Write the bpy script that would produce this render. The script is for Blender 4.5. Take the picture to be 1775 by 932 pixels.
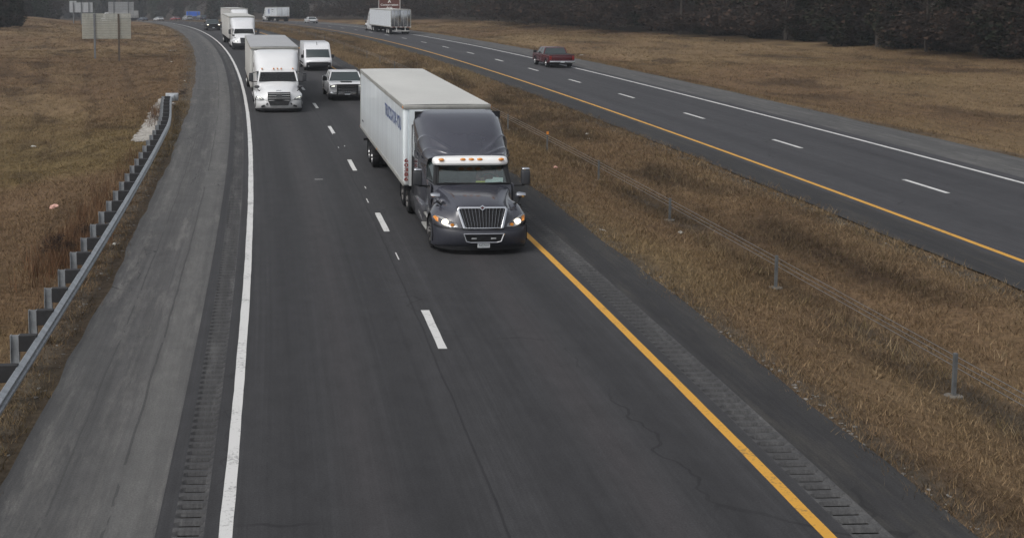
import bpy, bmesh, math, random
import numpy as np
from mathutils import Vector

# ------------------------------------------------------------------ scene, camera, sky, sun, exposure
for o in list(bpy.data.objects):
    bpy.data.objects.remove(o, do_unlink=True)
scene = bpy.context.scene
col = scene.collection
random.seed(7)
RNG = np.random.default_rng(11)

SZ = 0.78            # heights are authored in metres and built at this vertical scale, as the photograph shows them
F_PX, PITCH, CAM_H = 2473.55, 0.11785, 6.736
cd = bpy.data.cameras.new('Camera')
cam = bpy.data.objects.new('Camera', cd)
col.objects.link(cam)
cd.sensor_fit = 'HORIZONTAL'
cd.sensor_width = 36.0
cd.lens = 36.0 * F_PX / 1775.0
cd.shift_x = 287.5 / 1775.0
cd.shift_y = -210.0 / 1775.0
cd.clip_start = 0.5
cd.clip_end = 6000.0
cam.location = (0, 0, CAM_H)
cam.rotation_euler = (math.pi / 2 - PITCH, 0, 0)
scene.camera = cam

SUN_EL, SUN_AZ = 52.0, 232.0
world = bpy.data.worlds.new('World')
scene.world = world
world.use_nodes = True
wn, wl = world.node_tree.nodes, world.node_tree.links
wn.clear()
wo = wn.new('ShaderNodeOutputWorld')
wb = wn.new('ShaderNodeBackground')
wb.inputs['Strength'].default_value = 0.10
sky = wn.new('ShaderNodeTexSky')
sky.sky_type = 'NISHITA'
sky.sun_disc = False
sky.sun_elevation = math.radians(SUN_EL)
sky.sun_rotation = math.radians(SUN_AZ)
sky.air_density = 1.0
sky.dust_density = 4.0
sky.ozone_density = 1.0
hs = wn.new('ShaderNodeHueSaturation')
hs.inputs['Saturation'].default_value = 0.28
wl.new(sky.outputs[0], hs.inputs['Color'])
wl.new(hs.outputs[0], wb.inputs['Color'])
wl.new(wb.outputs[0], wo.inputs['Surface'])
sd = bpy.data.lights.new('Sun', 'SUN')
sd.energy = 1.2
sd.angle = math.radians(35)
sd.color = (1.0, 0.975, 0.94)
sun = bpy.data.objects.new('Sun', sd)
col.objects.link(sun)
_e, _a = math.radians(SUN_EL), math.radians(SUN_AZ)
_dir = Vector((math.sin(_a) * math.cos(_e), math.cos(_a) * math.cos(_e), math.sin(_e)))
sun.rotation_euler = _dir.to_track_quat('Z', 'Y').to_euler()
sun.location = (0, 0, 60)

scene.view_settings.view_transform = 'Standard'
scene.view_settings.look = 'None'
scene.view_settings.gamma = 1.0
scene.view_settings.use_curve_mapping = False
scene.view_settings.exposure = 0.36
scene.render.engine = 'CYCLES'
scene.cycles.use_denoising = True
scene.cycles.max_bounces = 6
scene.cycles.volume_bounces = 0
scene.cycles.transparent_max_bounces = 8
scene.cycles.sample_clamp_indirect = 4.0

# ------------------------------------------------------------------ materials
MATS = {}


def mat(name, c, rough=0.6, metal=0.0, var=0.0, vscale=3.0, bump=0.0, bscale=40.0, c2=None, spec=0.5, coat=0.0, emit=0.0,
        detail=6.0, stretch=None, dirt=None):
    if name in MATS:
        return MATS[name]
    m = bpy.data.materials.new(name)
    m.use_nodes = True
    n, l = m.node_tree.nodes, m.node_tree.links
    b = n['Principled BSDF']
    b.inputs['Base Color'].default_value = (*c, 1)
    b.inputs['Roughness'].default_value = rough
    b.inputs['Metallic'].default_value = metal
    b.inputs['Specular IOR Level'].default_value = spec
    b.inputs['Coat Weight'].default_value = coat
    b.inputs['Coat Roughness'].default_value = 0.08
    if emit:
        b.inputs['Emission Color'].default_value = (*c, 1)
        b.inputs['Emission Strength'].default_value = emit
    if var or c2 or bump or dirt:
        tc = n.new('ShaderNodeTexCoord')
        mp = n.new('ShaderNodeMapping')
        if stretch:
            mp.inputs['Scale'].default_value = stretch
        l.new(tc.outputs['Object'], mp.inputs[0])
    outc = None
    if var or c2:
        nz = n.new('ShaderNodeTexNoise')
        nz.inputs['Scale'].default_value = vscale
        nz.inputs['Detail'].default_value = detail
        nz.inputs['Roughness'].default_value = 0.65
        l.new(mp.outputs[0], nz.inputs['Vector'])
        r = n.new('ShaderNodeValToRGB')
        r.color_ramp.elements[0].position = 0.3
        r.color_ramp.elements[1].position = 0.7
        a = tuple(x * (1 - var) for x in c)
        d = c2 if c2 else tuple(min(1, x * (1 + var)) for x in c)
        r.color_ramp.elements[0].color = (*a, 1)
        r.color_ramp.elements[1].color = (*d, 1)
        l.new(nz.outputs['Fac'], r.inputs['Fac'])
        outc = r.outputs['Color']
    if dirt:                                    # road film thrown up on the lower body, broken by noise
        dc, zlo, zhi, amt = dirt
        sp = n.new('ShaderNodeSeparateXYZ')
        l.new(tc.outputs['Object'], sp.inputs[0])
        mr = n.new('ShaderNodeMapRange')
        mr.inputs['From Min'].default_value = zhi * SZ
        mr.inputs['From Max'].default_value = zlo * SZ
        mr.inputs['To Min'].default_value = 0.08
        l.new(sp.outputs['Z'], mr.inputs['Value'])
        nd = n.new('ShaderNodeTexNoise')
        nd.inputs['Scale'].default_value = 2.2
        nd.inputs['Detail'].default_value = 8
        l.new(mp.outputs[0], nd.inputs['Vector'])
        mu = n.new('ShaderNodeMath')
        mu.operation = 'MULTIPLY'
        l.new(mr.outputs[0], mu.inputs[0])
        l.new(nd.outputs['Fac'], mu.inputs[1])
        mu2 = n.new('ShaderNodeMath')
        mu2.operation = 'MULTIPLY'
        mu2.use_clamp = True
        mu2.inputs[1].default_value = amt * 2
        l.new(mu.outputs[0], mu2.inputs[0])
        mx = n.new('ShaderNodeMix')
        mx.data_type = 'RGBA'
        l.new(mu2.outputs[0], mx.inputs['Factor'])
        if outc:
            l.new(outc, mx.inputs['A'])
        else:
            mx.inputs['A'].default_value = (*c, 1)
        mx.inputs['B'].default_value = (*dc, 1)
        outc = mx.outputs['Result']
    if outc:
        l.new(outc, b.inputs['Base Color'])
    if bump:
        nb = n.new('ShaderNodeTexNoise')
        nb.inputs['Scale'].default_value = bscale
        nb.inputs['Detail'].default_value = 4
        l.new(mp.outputs[0], nb.inputs['Vector'])
        bp = n.new('ShaderNodeBump')
        bp.inputs['Strength'].default_value = bump
        bp.inputs['Distance'].default_value = 0.02
        l.new(nb.outputs['Fac'], bp.inputs['Height'])
        l.new(bp.outputs[0], b.inputs['Normal'])
    MATS[name] = m
    return m


def node_mat(name):
    m = bpy.data.materials.new(name)
    m.use_nodes = True
    MATS[name] = m
    return m, m.node_tree.nodes, m.node_tree.links, m.node_tree.nodes['Principled BSDF']


def noise(n, l, vec, scale, detail=5, rough=0.6):
    t = n.new('ShaderNodeTexNoise')
    t.inputs['Scale'].default_value = scale
    t.inputs['Detail'].default_value = detail
    t.inputs['Roughness'].default_value = rough
    l.new(vec, t.inputs['Vector'])
    return t.outputs['Fac']


def ramp(n, l, fac, stops):
    r = n.new('ShaderNodeValToRGB')
    el = r.color_ramp.elements
    while len(el) < len(stops):
        el.new(0.5)
    for e, (p, c) in zip(el, stops):
        e.position = p
        e.color = (*c, 1) if len(c) == 3 else c
    l.new(fac, r.inputs['Fac'])
    return r.outputs['Color']


def mix(n, l, fac, a, b, mode='MIX'):
    x = n.new('ShaderNodeMix')
    x.data_type = 'RGBA'
    x.blend_type = mode
    for k, v in (('Factor', fac), ('A', a), ('B', b)):
        if hasattr(v, 'is_linked'):
            l.new(v, x.inputs[k])
        elif isinstance(v, (int, float)):
            x.inputs[k].default_value = v
        else:
            x.inputs[k].default_value = (*v, 1)
    return x.outputs['Result']


def math_n(n, l, op, a, b=None, clamp=False):
    x = n.new('ShaderNodeMath')
    x.operation = op
    x.use_clamp = clamp
    for i, v in enumerate((a, b)):
        if v is None:
            continue
        if hasattr(v, 'is_linked'):
            l.new(v, x.inputs[i])
        else:
            x.inputs[i].default_value = v
    return x.outputs[0]


def bump_to(n, l, bsdf, h, strength, dist):
    bp = n.new('ShaderNodeBump')
    bp.inputs['Strength'].default_value = strength
    bp.inputs['Distance'].default_value = dist
    l.new(h, bp.inputs['Height'])
    l.new(bp.outputs[0], bsdf.inputs['Normal'])


def mapped(n, l, src, scale):
    mp = n.new('ShaderNodeMapping')
    mp.inputs['Scale'].default_value = scale
    l.new(src, mp.inputs[0])
    return mp.outputs[0]


def asphalt(name, dark, light, tracks, patch=None, joint=None, aggregate=0.5, crack=0.5, crack_scale=(0.42, 0.16, 1)):
    """UV = (offset from the edge line, station) in metres."""
    m, n, l, b = node_mat(name)
    uv = n.new('ShaderNodeUVMap').outputs[0]
    big = noise(n, l, mapped(n, l, uv, (0.9, 0.035, 1)), 1.0, 6, 0.6)
    c = ramp(n, l, big, [(0.3, dark), (0.72, light)])
    streak = noise(n, l, mapped(n, l, uv, (9.0, 0.05, 1)), 1.0, 5, 0.7)
    c = mix(n, l, 0.8, c, ramp(n, l, streak, [(0.25, (0.34,) * 3), (0.75, (0.66,) * 3)]), 'OVERLAY')
    if patch:
        pn = noise(n, l, mapped(n, l, uv, (2.4, 0.22, 1)), 1.0, 10, 0.78)
        c = mix(n, l, ramp(n, l, pn, [(0.50, (0, 0, 0)), (0.64, (0.8, 0.8, 0.8))]), c, patch)
    sp = n.new('ShaderNodeSeparateXYZ')
    l.new(uv, sp.inputs[0])
    if tracks:                                   # polished wheel paths and the oil drip line of each lane
        for (u0, w, amt, tone) in tracks:
            d = math_n(n, l, 'ABSOLUTE', math_n(n, l, 'SUBTRACT', sp.outputs['X'], u0))
            k = math_n(n, l, 'SUBTRACT', 1.0, math_n(n, l, 'DIVIDE', d, w), True)
            k = math_n(n, l, 'MULTIPLY', k, amt)
            c = mix(n, l, k, c, tone)
    if joint:
        wob = noise(n, l, mapped(n, l, uv, (0.0, 0.35, 1)), 1.0, 5, 0.6)
        brk = noise(n, l, mapped(n, l, uv, (0.3, 0.12, 1)), 1.0, 4, 0.7)
        for (u0, w, tone) in joint:
            uu = math_n(n, l, 'ADD', u0 - 0.06, math_n(n, l, 'MULTIPLY', wob, 0.12))
            d = math_n(n, l, 'ABSOLUTE', math_n(n, l, 'SUBTRACT', sp.outputs['X'], uu))
            k = math_n(n, l, 'LESS_THAN', d, w)
            k = math_n(n, l, 'MULTIPLY', k, math_n(n, l, 'GREATER_THAN', brk, 0.42))
            c = mix(n, l, math_n(n, l, 'MULTIPLY', k, 0.75), c, tone)
    mott = noise(n, l, mapped(n, l, uv, (2.6, 1.1, 1)), 1.0, 8, 0.72)
    c = mix(n, l, 0.55, c, ramp(n, l, mott, [(0.3, (0.36,) * 3), (0.7, (0.64,) * 3)]), 'OVERLAY')
    vo = n.new('ShaderNodeTexVoronoi')
    vo.feature = 'DISTANCE_TO_EDGE'
    vo.inputs['Scale'].default_value = 1.0
    warp = n.new('ShaderNodeMix')
    warp.data_type = 'VECTOR'
    wn_ = n.new('ShaderNodeTexNoise')
    wn_.inputs['Scale'].default_value = 1.2
    l.new(uv, wn_.inputs['Vector'])
    warp.inputs['Factor'].default_value = 0.35
    l.new(uv, warp.inputs['A'])
    l.new(wn_.outputs['Color'], warp.inputs['B'])
    l.new(mapped(n, l, warp.outputs['Result'], crack_scale), vo.inputs['Vector'])
    ck = math_n(n, l, 'LESS_THAN', vo.outputs['Distance'], 0.006)
    ck = math_n(n, l, 'MULTIPLY', ck, ramp(n, l, noise(n, l, mapped(n, l, uv, (0.3, 0.08, 1)), 1.0, 3), [(0.5, (0, 0, 0)), (0.6, (crack, crack, crack))]))
    c = mix(n, l, ck, c, (0.012, 0.012, 0.013))
    grain = noise(n, l, uv, 34.0, 3, 0.8)
    c = mix(n, l, aggregate, c, ramp(n, l, grain, [(0.3, (0.25,) * 3), (0.72, (0.8,) * 3)]), 'OVERLAY')
    l.new(c, b.inputs['Base Color'])
    b.inputs['Roughness'].default_value = 0.82
    b.inputs['Specular IOR Level'].default_value = 0.22
    bump_to(n, l, b, grain, 0.5, 0.01)
    return m


M_ROAD = asphalt('asphalt', (0.032, 0.032, 0.034), (0.043, 0.043, 0.0455),
                 [(0.95, 0.55, 0.55, (0.027, 0.027, 0.029)), (2.75, 0.55, 0.55, (0.027, 0.027, 0.029)),
                  (4.6, 0.55, 0.55, (0.027, 0.027, 0.029)), (6.4, 0.55, 0.55, (0.027, 0.027, 0.029)),
                  (1.85, 0.55, 0.55, (0.050, 0.047, 0.049)), (5.5, 0.55, 0.55, (0.050, 0.046, 0.048))],
                 joint=[(3.46, 0.018, (0.022, 0.022, 0.024)), (7.75, 0.012, (0.03, 0.03, 0.03))])
M_ROAD2 = asphalt('asphalt_far', (0.042, 0.042, 0.046), (0.056, 0.056, 0.060),
                  [(20.4, 0.7, 0.35, (0.034, 0.034, 0.037)), (24.2, 0.7, 0.35, (0.034, 0.034, 0.037))],
                  joint=[(22.4, 0.02, (0.03, 0.03, 0.032))])
M_SHOULDER = asphalt('old_asphalt', (0.058, 0.058, 0.059), (0.094, 0.093, 0.091), [(-1.25, 0.45, 0.55, (0.125, 0.124, 0.120)), (-2.2, 0.4, 0.35, (0.052, 0.052, 0.053))], patch=(0.135, 0.132, 0.126), crack=0.9, crack_scale=(0.9, 0.35, 1),
                     joint=[(-1.5, 0.02, (0.05, 0.05, 0.05)), (-2.3, 0.015, (0.05, 0.05, 0.05))], aggregate=0.5)
M_RUMBLE = asphalt('rumble_asphalt', (0.042, 0.042, 0.044), (0.068, 0.068, 0.069), None, patch=(0.10, 0.10, 0.10), aggregate=0.6, crack=0.0)
M_EDGE = asphalt('edge_asphalt', (0.026, 0.026, 0.028), (0.040, 0.039, 0.038), None, patch=(0.055, 0.052, 0.047), aggregate=0.6)


def paint_mat(name, c, worn):
    m, n, l, b = node_mat(name)
    tc = n.new('ShaderNodeTexCoord').outputs['Object']
    w = noise(n, l, tc, 14.0, 6, 0.75)
    f = noise(n, l, tc, 1.3, 4, 0.6)
    k = math_n(n, l, 'ADD', math_n(n, l, 'MULTIPLY', w, 0.75), math_n(n, l, 'MULTIPLY', f, 0.4))
    l.new(ramp(n, l, k, [(0.44, worn), (0.54, c)]), b.inputs['Base Color'])
    b.inputs['Roughness'].default_value = 0.7
    return m


M_WHITE_PAINT = paint_mat('white_road_paint', (0.56, 0.56, 0.55), (0.20, 0.20, 0.20))
M_YELLOW_PAINT = paint_mat('yellow_road_paint', (0.56, 0.29, 0.035), (0.20, 0.12, 0.04))

# dead grass field: straw, brown and olive in patches, drawn out along the mowing direction; woods floor by attribute
M_GROUND, n, l, b = node_mat('dead_grass_ground')
uv = n.new('ShaderNodeUVMap').outputs[0]
tc = n.new('ShaderNodeTexCoord').outputs['Object']
g1 = noise(n, l, mapped(n, l, uv, (0.16, 0.045, 1)), 1.0, 7, 0.62)
tf = n.new('ShaderNodeAttribute')
tf.attribute_name = 'turf'
c = mix(n, l, 0.55, tf.outputs['Color'], ramp(n, l, g1, [(0.3, (0.33,) * 3), (0.7, (0.68,) * 3)]), 'OVERLAY')
g3 = noise(n, l, mapped(n, l, uv, (2.2, 0.30, 1)), 1.0, 6, 0.7)
c = mix(n, l, 0.75, c, ramp(n, l, g3, [(0.3, (0.30,) * 3), (0.7, (0.68,) * 3)]), 'OVERLAY')
g4 = noise(n, l, tc, 5.5, 6, 0.75)
c = mix(n, l, 0.8, c, ramp(n, l, g4, [(0.3, (0.22,) * 3), (0.7, (0.76,) * 3)]), 'OVERLAY')
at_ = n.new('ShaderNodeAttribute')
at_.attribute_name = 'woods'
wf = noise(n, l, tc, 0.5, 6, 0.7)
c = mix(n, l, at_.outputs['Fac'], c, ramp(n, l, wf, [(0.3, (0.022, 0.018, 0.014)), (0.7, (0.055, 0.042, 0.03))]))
at2 = n.new('ShaderNodeAttribute')
at2.attribute_name = 'dirt'
c = mix(n, l, at2.outputs['Fac'], c, ramp(n, l, g4, [(0.3, (0.045, 0.038, 0.030)), (0.7, (0.11, 0.098, 0.08))]))
l.new(c, b.inputs['Base Color'])
b.inputs['Roughness'].default_value = 0.95
b.inputs['Specular IOR Level'].default_value = 0.1
bump_to(n, l, b, g4, 0.9, 0.12)


def attr_mat(name, rough=0.9):
    m, n, l, b = node_mat(name)
    a = n.new('ShaderNodeAttribute')
    a.attribute_name = 'tint'
    l.new(a.outputs['Color'], b.inputs['Base Color'])
    b.inputs['Roughness'].default_value = rough
    b.inputs['Specular IOR Level'].default_value = 0.12
    return m


M_BLADE = attr_mat('grass_blades')
M_LEAF = attr_mat('foliage')
GREY_DIRT = (0.16, 0.145, 0.125)
M_BARK = mat('bark', (0.060, 0.050, 0.042), 0.95, var=0.35, vscale=2.0, stretch=(4, 4, 0.6), bump=0.6, bscale=8)
M_TWIG = mat('bare_twigs', (0.062, 0.048, 0.040), 0.95, var=0.35, vscale=0.6)
M_GALV = mat('galvanised_steel', (0.42, 0.44, 0.46), 0.42, metal=0.75, var=0.25, vscale=6, bump=0.1, bscale=30)
M_GALV_POST = mat('weathered_galvanised_post', (0.30, 0.32, 0.34), 0.6, metal=0.5, var=0.3, vscale=5)
M_BLOCK = mat('black_composite_blockout', (0.020, 0.020, 0.022), 0.8, var=0.3, vscale=9)
M_CABLE = mat('steel_cable', (0.20, 0.20, 0.195), 0.5, metal=0.6)
M_SIGNBACK = mat('sign_back_aluminium', (0.52, 0.53, 0.48), 0.6, metal=0.05, var=0.12, vscale=2)
M_SIGNBACK2 = mat('far_sign_back_aluminium', (0.40, 0.42, 0.44), 0.55, metal=0.3, var=0.1, vscale=2)
M_SIGNPOST = mat('sign_post_steel', (0.16, 0.17, 0.18), 0.6, metal=0.4, var=0.2, vscale=2)
M_RUSTPOST = mat('brown_sign_post', (0.085, 0.066, 0.05), 0.8, var=0.3, vscale=2)
M_BLUE = mat('blue_sign_face', (0.02, 0.11, 0.50), 0.5)
M_BROWN = mat('brown_sign_face', (0.10, 0.028, 0.018), 0.5, var=0.1, vscale=2)
M_SIGNWHITE = mat('sign_white', (0.80, 0.80, 0.78), 0.5)
M_GRAVEL = mat('grey_gravel', (0.17, 0.16, 0.145), 0.9, var=0.35, vscale=4)
M_ROCK = mat('pale_rock', (0.31, 0.295, 0.27), 0.9, var=0.3, vscale=2.5, bump=0.5, bscale=8)

M_TYRE = mat('tyre_rubber', (0.013, 0.013, 0.014), 0.85, spec=0.2, var=0.3, vscale=6)
M_RIM = mat('wheel_aluminium', (0.42, 0.42, 0.42), 0.38, metal=0.8, var=0.35, vscale=5)
M_RIM_DARK = mat('dirty_steel_wheel', (0.13, 0.125, 0.12), 0.6, metal=0.4, var=0.35, vscale=5)
M_RIM_WHITE = mat('white_steel_wheel', (0.55, 0.55, 0.54), 0.5, var=0.25, vscale=5)
M_CHASSIS = mat('chassis_black', (0.012, 0.012, 0.013), 0.8, spec=0.2, var=0.3, vscale=4)
M_BLACK = mat('black_plastic', (0.011, 0.0115, 0.013), 0.6, spec=0.25, var=0.15, vscale=4)
M_GREYPL = mat('grey_plastic', (0.035, 0.037, 0.042), 0.55, var=0.15, vscale=4)
M_CHROME = mat('chrome', (0.72, 0.73, 0.75), 0.16, metal=1.0)
M_CHROME_DARK = mat('dulled_chrome', (0.34, 0.345, 0.36), 0.25, metal=1.0)
M_LENS_DARK = mat('smoked_lens', (0.10, 0.11, 0.105), 0.15, spec=0.8, coat=0.5)
M_STEEL = mat('polished_steel', (0.50, 0.51, 0.52), 0.22, metal=1.0, var=0.2, vscale=1.5, bump=0.25, bscale=1.6)
M_ALU = mat('dull_aluminium_rail', (0.40, 0.40, 0.375), 0.5, metal=0.45, var=0.2, vscale=3)
M_GLASS = mat('dark_glass', (0.022, 0.034, 0.034), 0.05, spec=1.0, coat=0.6)
M_LAMP = mat('lit_headlamp', (1.0, 0.88, 0.66), 0.3, emit=2.6)
M_LAMP_DIM = mat('dim_headlamp', (0.95, 0.97, 0.85), 0.3, emit=0.9)
M_LENS = mat('clear_lens', (0.30, 0.31, 0.32), 0.12, spec=0.8, coat=0.6)
M_AMBER = mat('amber_lens', (0.60, 0.22, 0.03), 0.3, emit=0.10)
M_RED = mat('red_lens', (0.20, 0.012, 0.010), 0.3)
M_PLATE = mat('licence_plate_face', (0.55, 0.58, 0.60), 0.5, var=0.1, vscale=8)
M_INK = mat('dark_ink', (0.03, 0.035, 0.05), 0.6)
M_SLATE = mat('slate_blue_grey_paint', (0.046, 0.048, 0.064), 0.24, metal=0.15, var=0.10, vscale=1.2, coat=1.0,
              dirt=((0.10, 0.095, 0.09), 0.3, 1.5, 0.45))
M_SLATE_BUMPER = mat('slate_bumper_plastic', (0.036, 0.038, 0.049), 0.38, var=0.15, vscale=2)
M_WHITE = mat('white_truck_paint', (0.74, 0.75, 0.76), 0.28, coat=0.5, var=0.03, vscale=1.0, dirt=(GREY_DIRT, 0.2, 1.0, 0.5))
M_WHITE2 = mat('white_vehicle_paint', (0.70, 0.71, 0.73), 0.3, coat=0.5, var=0.04, vscale=1.0, dirt=(GREY_DIRT, 0.2, 0.9, 0.6))
M_VISOR = mat('white_visor', (0.82, 0.82, 0.81), 0.3, coat=0.4)
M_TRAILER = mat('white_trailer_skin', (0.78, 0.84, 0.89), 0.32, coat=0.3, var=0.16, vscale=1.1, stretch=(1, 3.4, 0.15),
                dirt=((0.30, 0.28, 0.25), 1.0, 2.4, 0.6))  # vertical streaks in the colour imitate reflections along the side
M_TRAILER_OLD = mat('weathered_trailer_skin', (0.55, 0.55, 0.53), 0.5, var=0.14, vscale=0.9, stretch=(1, 3, 0.3),
                    dirt=((0.22, 0.20, 0.18), 1.0, 2.6, 0.6))
M_TRAILER_CLEAN = mat('clean_white_trailer_skin', (0.66, 0.70, 0.74), 0.35, var=0.05, vscale=0.8)
M_TROOF = mat('trailer_roof_sheet', (0.50, 0.50, 0.475), 0.5, var=0.10, vscale=0.5, stretch=(1, 0.4, 1), bump=0.05, bscale=3)
M_TROOF2 = mat('grey_trailer_roof_sheet', (0.36, 0.365, 0.375), 0.5, var=0.08, vscale=0.5)
M_BLUE_TEXT = mat('blue_lettering', (0.045, 0.09, 0.26), 0.5, var=0.12, vscale=6)
M_RED_TEXT = mat('red_numerals', (0.25, 0.035, 0.025), 0.5)
M_MAROON = mat('dark_red_paint', (0.075, 0.008, 0.013), 0.26, coat=0.6, var=0.06, vscale=1)
M_DARKPAINT = mat('black_car_paint', (0.022, 0.026, 0.030), 0.25, coat=0.6)
M_BLUEPAINT = mat('dark_blue_paint', (0.025, 0.035, 0.065), 0.3, coat=0.5)
M_REDPAINT = mat('red_car_paint', (0.30, 0.035, 0.04), 0.3, coat=0.5)
M_SILVER = mat('silver_car_paint', (0.42, 0.43, 0.45), 0.3, metal=0.4, coat=0.4)
M_CABIN = mat('cabin_grey', (0.10, 0.105, 0.11), 0.8, var=0.2, vscale=3)
M_PAPER = mat('paper', (0.80, 0.84, 0.86), 0.8)
M_PINK = mat('pink_paper', (0.62, 0.36, 0.30), 0.8)
M_YELLOW = mat('yellow_paper', (0.60, 0.58, 0.12), 0.8)
M_SKIN = mat('skin', (0.42, 0.24, 0.17), 0.6)
M_SHIRT = mat('red_shirt', (0.30, 0.10, 0.09), 0.9)

# thin clear windscreen glass
M_CLEAR, n, l, b = node_mat('clear_windscreen_glass')
n.remove(b)
go = [x for x in n if x.type == 'OUTPUT_MATERIAL'][0]
tr = n.new('ShaderNodeBsdfTransparent')
tr.inputs['Color'].default_value = (0.80, 0.86, 0.84, 1)
gl = n.new('ShaderNodeBsdfGlossy')
gl.inputs['Color'].default_value = (1, 1, 1, 1)
gl.inputs['Roughness'].default_value = 0.04
fr = n.new('ShaderNodeFresnel')
fr.inputs['IOR'].default_value = 1.6
ms = n.new('ShaderNodeMixShader')
l.new(fr.outputs[0], ms.inputs[0])
l.new(tr.outputs[0], ms.inputs[1])
l.new(gl.outputs[0], ms.inputs[2])
l.new(ms.outputs[0], go.inputs['Surface'])


# ------------------------------------------------------------------ mesh helpers
def tag(o, label=None, cat=None, group=None, kind=None):
    for k, v in (('label', label), ('category', cat), ('group', group), ('kind', kind)):
        if v:
            o[k] = v
    return o


def empty(name, loc=(0, 0, 0), rz=0.0):
    o = bpy.data.objects.new(name, None)
    o.empty_display_size = 0.5
    col.objects.link(o)
    o.location = loc
    o.rotation_euler = (0, 0, rz)
    return o


class MB:
    """collects shapes; build() links them as one mesh object, heights at scale SZ"""

    def __init__(self):
        self.v, self.f = [], []

    def add(self, vs, fs):
        k = len(self.v)
        self.v += [tuple(p) for p in vs]
        self.f += [tuple(i + k for i in q) for q in fs]
        return self

    def hexa(self, p):      # p[0:4] bottom ring, p[4:8] top ring
        return self.add(p, [(3, 2, 1, 0), (4, 5, 6, 7), (0, 1, 5, 4), (1, 2, 6, 5), (2, 3, 7, 6), (3, 0, 4, 7)])

    def box(self, x0, x1, y0, y1, z0, z1):
        return self.hexa([(x0, y0, z0), (x1, y0, z0), (x1, y1, z0), (x0, y1, z0),
                          (x0, y0, z1), (x1, y0, z1), (x1, y1, z1), (x0, y1, z1)])

    def prism(self, poly, axis, a, b):
        def p(q, t):
            return (t, q[0], q[1]) if axis == 'x' else (q[0], t, q[1]) if axis == 'y' else (q[0], q[1], t)
        k = len(poly)
        vs = [p(q, a) for q in poly] + [p(q, b) for q in poly]
        fs = [tuple(range(k))[::-1], tuple(range(k, 2 * k))] + [(i, (i + 1) % k, k + (i + 1) % k, k + i) for i in range(k)]
        return self.add(vs, fs)

    def tube(self, path, r, n=8, r1=None):
        path = [Vector(p) for p in path]
        rings = []
        for i, p in enumerate(path):
            t = (path[min(i + 1, len(path) - 1)] - path[max(i - 1, 0)]).normalized()
            a = t.cross(Vector((0, 0, 1)) if abs(t.z) < 0.9 else Vector((1, 0, 0))).normalized()
            b = t.cross(a)
            rr = r if r1 is None else r + (r1 - r) * i / (len(path) - 1)
            rings.append([p + a * rr * math.cos(2 * math.pi * k / n) + b * rr * math.sin(2 * math.pi * k / n) for k in range(n)])
        vs = [q for R in rings for q in R]
        fs = [(i * n + k, i * n + (k + 1) % n, (i + 1) * n + (k + 1) % n, (i + 1) * n + k) for i in range(len(rings) - 1) for k in range(n)]
        fs += [tuple(range(n))[::-1], tuple(range((len(rings) - 1) * n, len(rings) * n))]
        return self.add(vs, fs)

    def lathe(self, prof, c, axis='x', n=24, caps=True):
        rings = []
        for (t, r) in prof:
            R = []
            for k in range(n):
                a = 2 * math.pi * k / n
                q, s = r * math.cos(a), r * math.sin(a)
                R.append((c[0] + t, c[1] + q, c[2] + s) if axis == 'x' else (c[0] + q, c[1] + t, c[2] + s) if axis == 'y'
                         else (c[0] + q, c[1] + s, c[2] + t))
            rings.append(R)
        vs = [q for R in rings for q in R]
        m = len(rings)
        fs = [(i * n + k, i * n + (k + 1) % n, (i + 1) * n + (k + 1) % n, (i + 1) * n + k) for i in range(m - 1) for k in range(n)]
        if caps:
            fs += [tuple(range(n))[::-1], tuple(range((m - 1) * n, m * n))]
        return self.add(vs, fs)

    def grid(self, rows, mirror=False):
        if mirror:
            rows = [[(-p[0], p[1], p[2]) for p in R[:0:-1]] + list(R) for R in rows]
        w = len(rows[0])
        vs = [p for R in rows for p in R]
        fs = [(i * w + j, i * w + j + 1, (i + 1) * w + j + 1, (i + 1) * w + j) for i in range(len(rows) - 1) for j in range(w - 1)]
        return self.add(vs, fs)

    def slab(self, quad, t):   # plate of thickness t about a 3d polygon
        q = [Vector(p) for p in quad]
        nr = (q[1] - q[0]).cross(q[2] - q[0]).normalized() * t
        k = len(q)
        vs = [p - nr * 0.5 for p in q] + [p + nr * 0.5 for p in q]
        fs = [tuple(range(k))[::-1], tuple(range(k, 2 * k))] + [(i, (i + 1) % k, k + (i + 1) % k, k + i) for i in range(k)]
        return self.add(vs, fs)

    def mesh(self, name, m, bevel=0.0, seg=2, smooth=38.0, fix=True, scale=True):
        me = bpy.data.meshes.new(name)
        me.from_pydata([(x, y, z * SZ) if scale else (x, y, z) for x, y, z in self.v], [], self.f)
        if fix or bevel:
            bm = bmesh.new()
            bm.from_mesh(me)
            if bevel:
                bmesh.ops.remove_doubles(bm, verts=bm.verts, dist=1e-5)
            bmesh.ops.recalc_face_normals(bm, faces=bm.faces)
            if bevel:
                ed = [e for e in bm.edges if len(e.link_faces) == 2 and e.calc_face_angle(0) > math.radians(28)]
                bmesh.ops.bevel(bm, geom=ed, offset=bevel, segments=seg, profile=0.5, affect='EDGES', clamp_overlap=True)
            bm.to_mesh(me)
            bm.free()
        me.polygons.foreach_set('use_smooth', [True] * len(me.polygons))
        me.set_sharp_from_angle(angle=math.radians(smooth))
        me.materials.append(m)
        return me

    def build(self, name, m, parent=None, sub=0, **kw):
        o = bpy.data.objects.new(name, self.mesh(name, m, **kw))
        col.objects.link(o)
        if parent:
            o.parent = parent
        if sub:
            s = o.modifiers.new('round', 'SUBSURF')
            s.levels = sub
            s.render_levels = sub
        return o


def mesh_obj(name, me, parent=None):
    o = bpy.data.objects.new(name, me)
    col.objects.link(o)
    if parent:
        o.parent = parent
    return o


def copy_tree(o, kids, parent=None):
    c = o.copy()
    col.objects.link(c)
    c.parent = parent
    for ch in kids.get(o, []):
        copy_tree(ch, kids, c)
    return c


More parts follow.
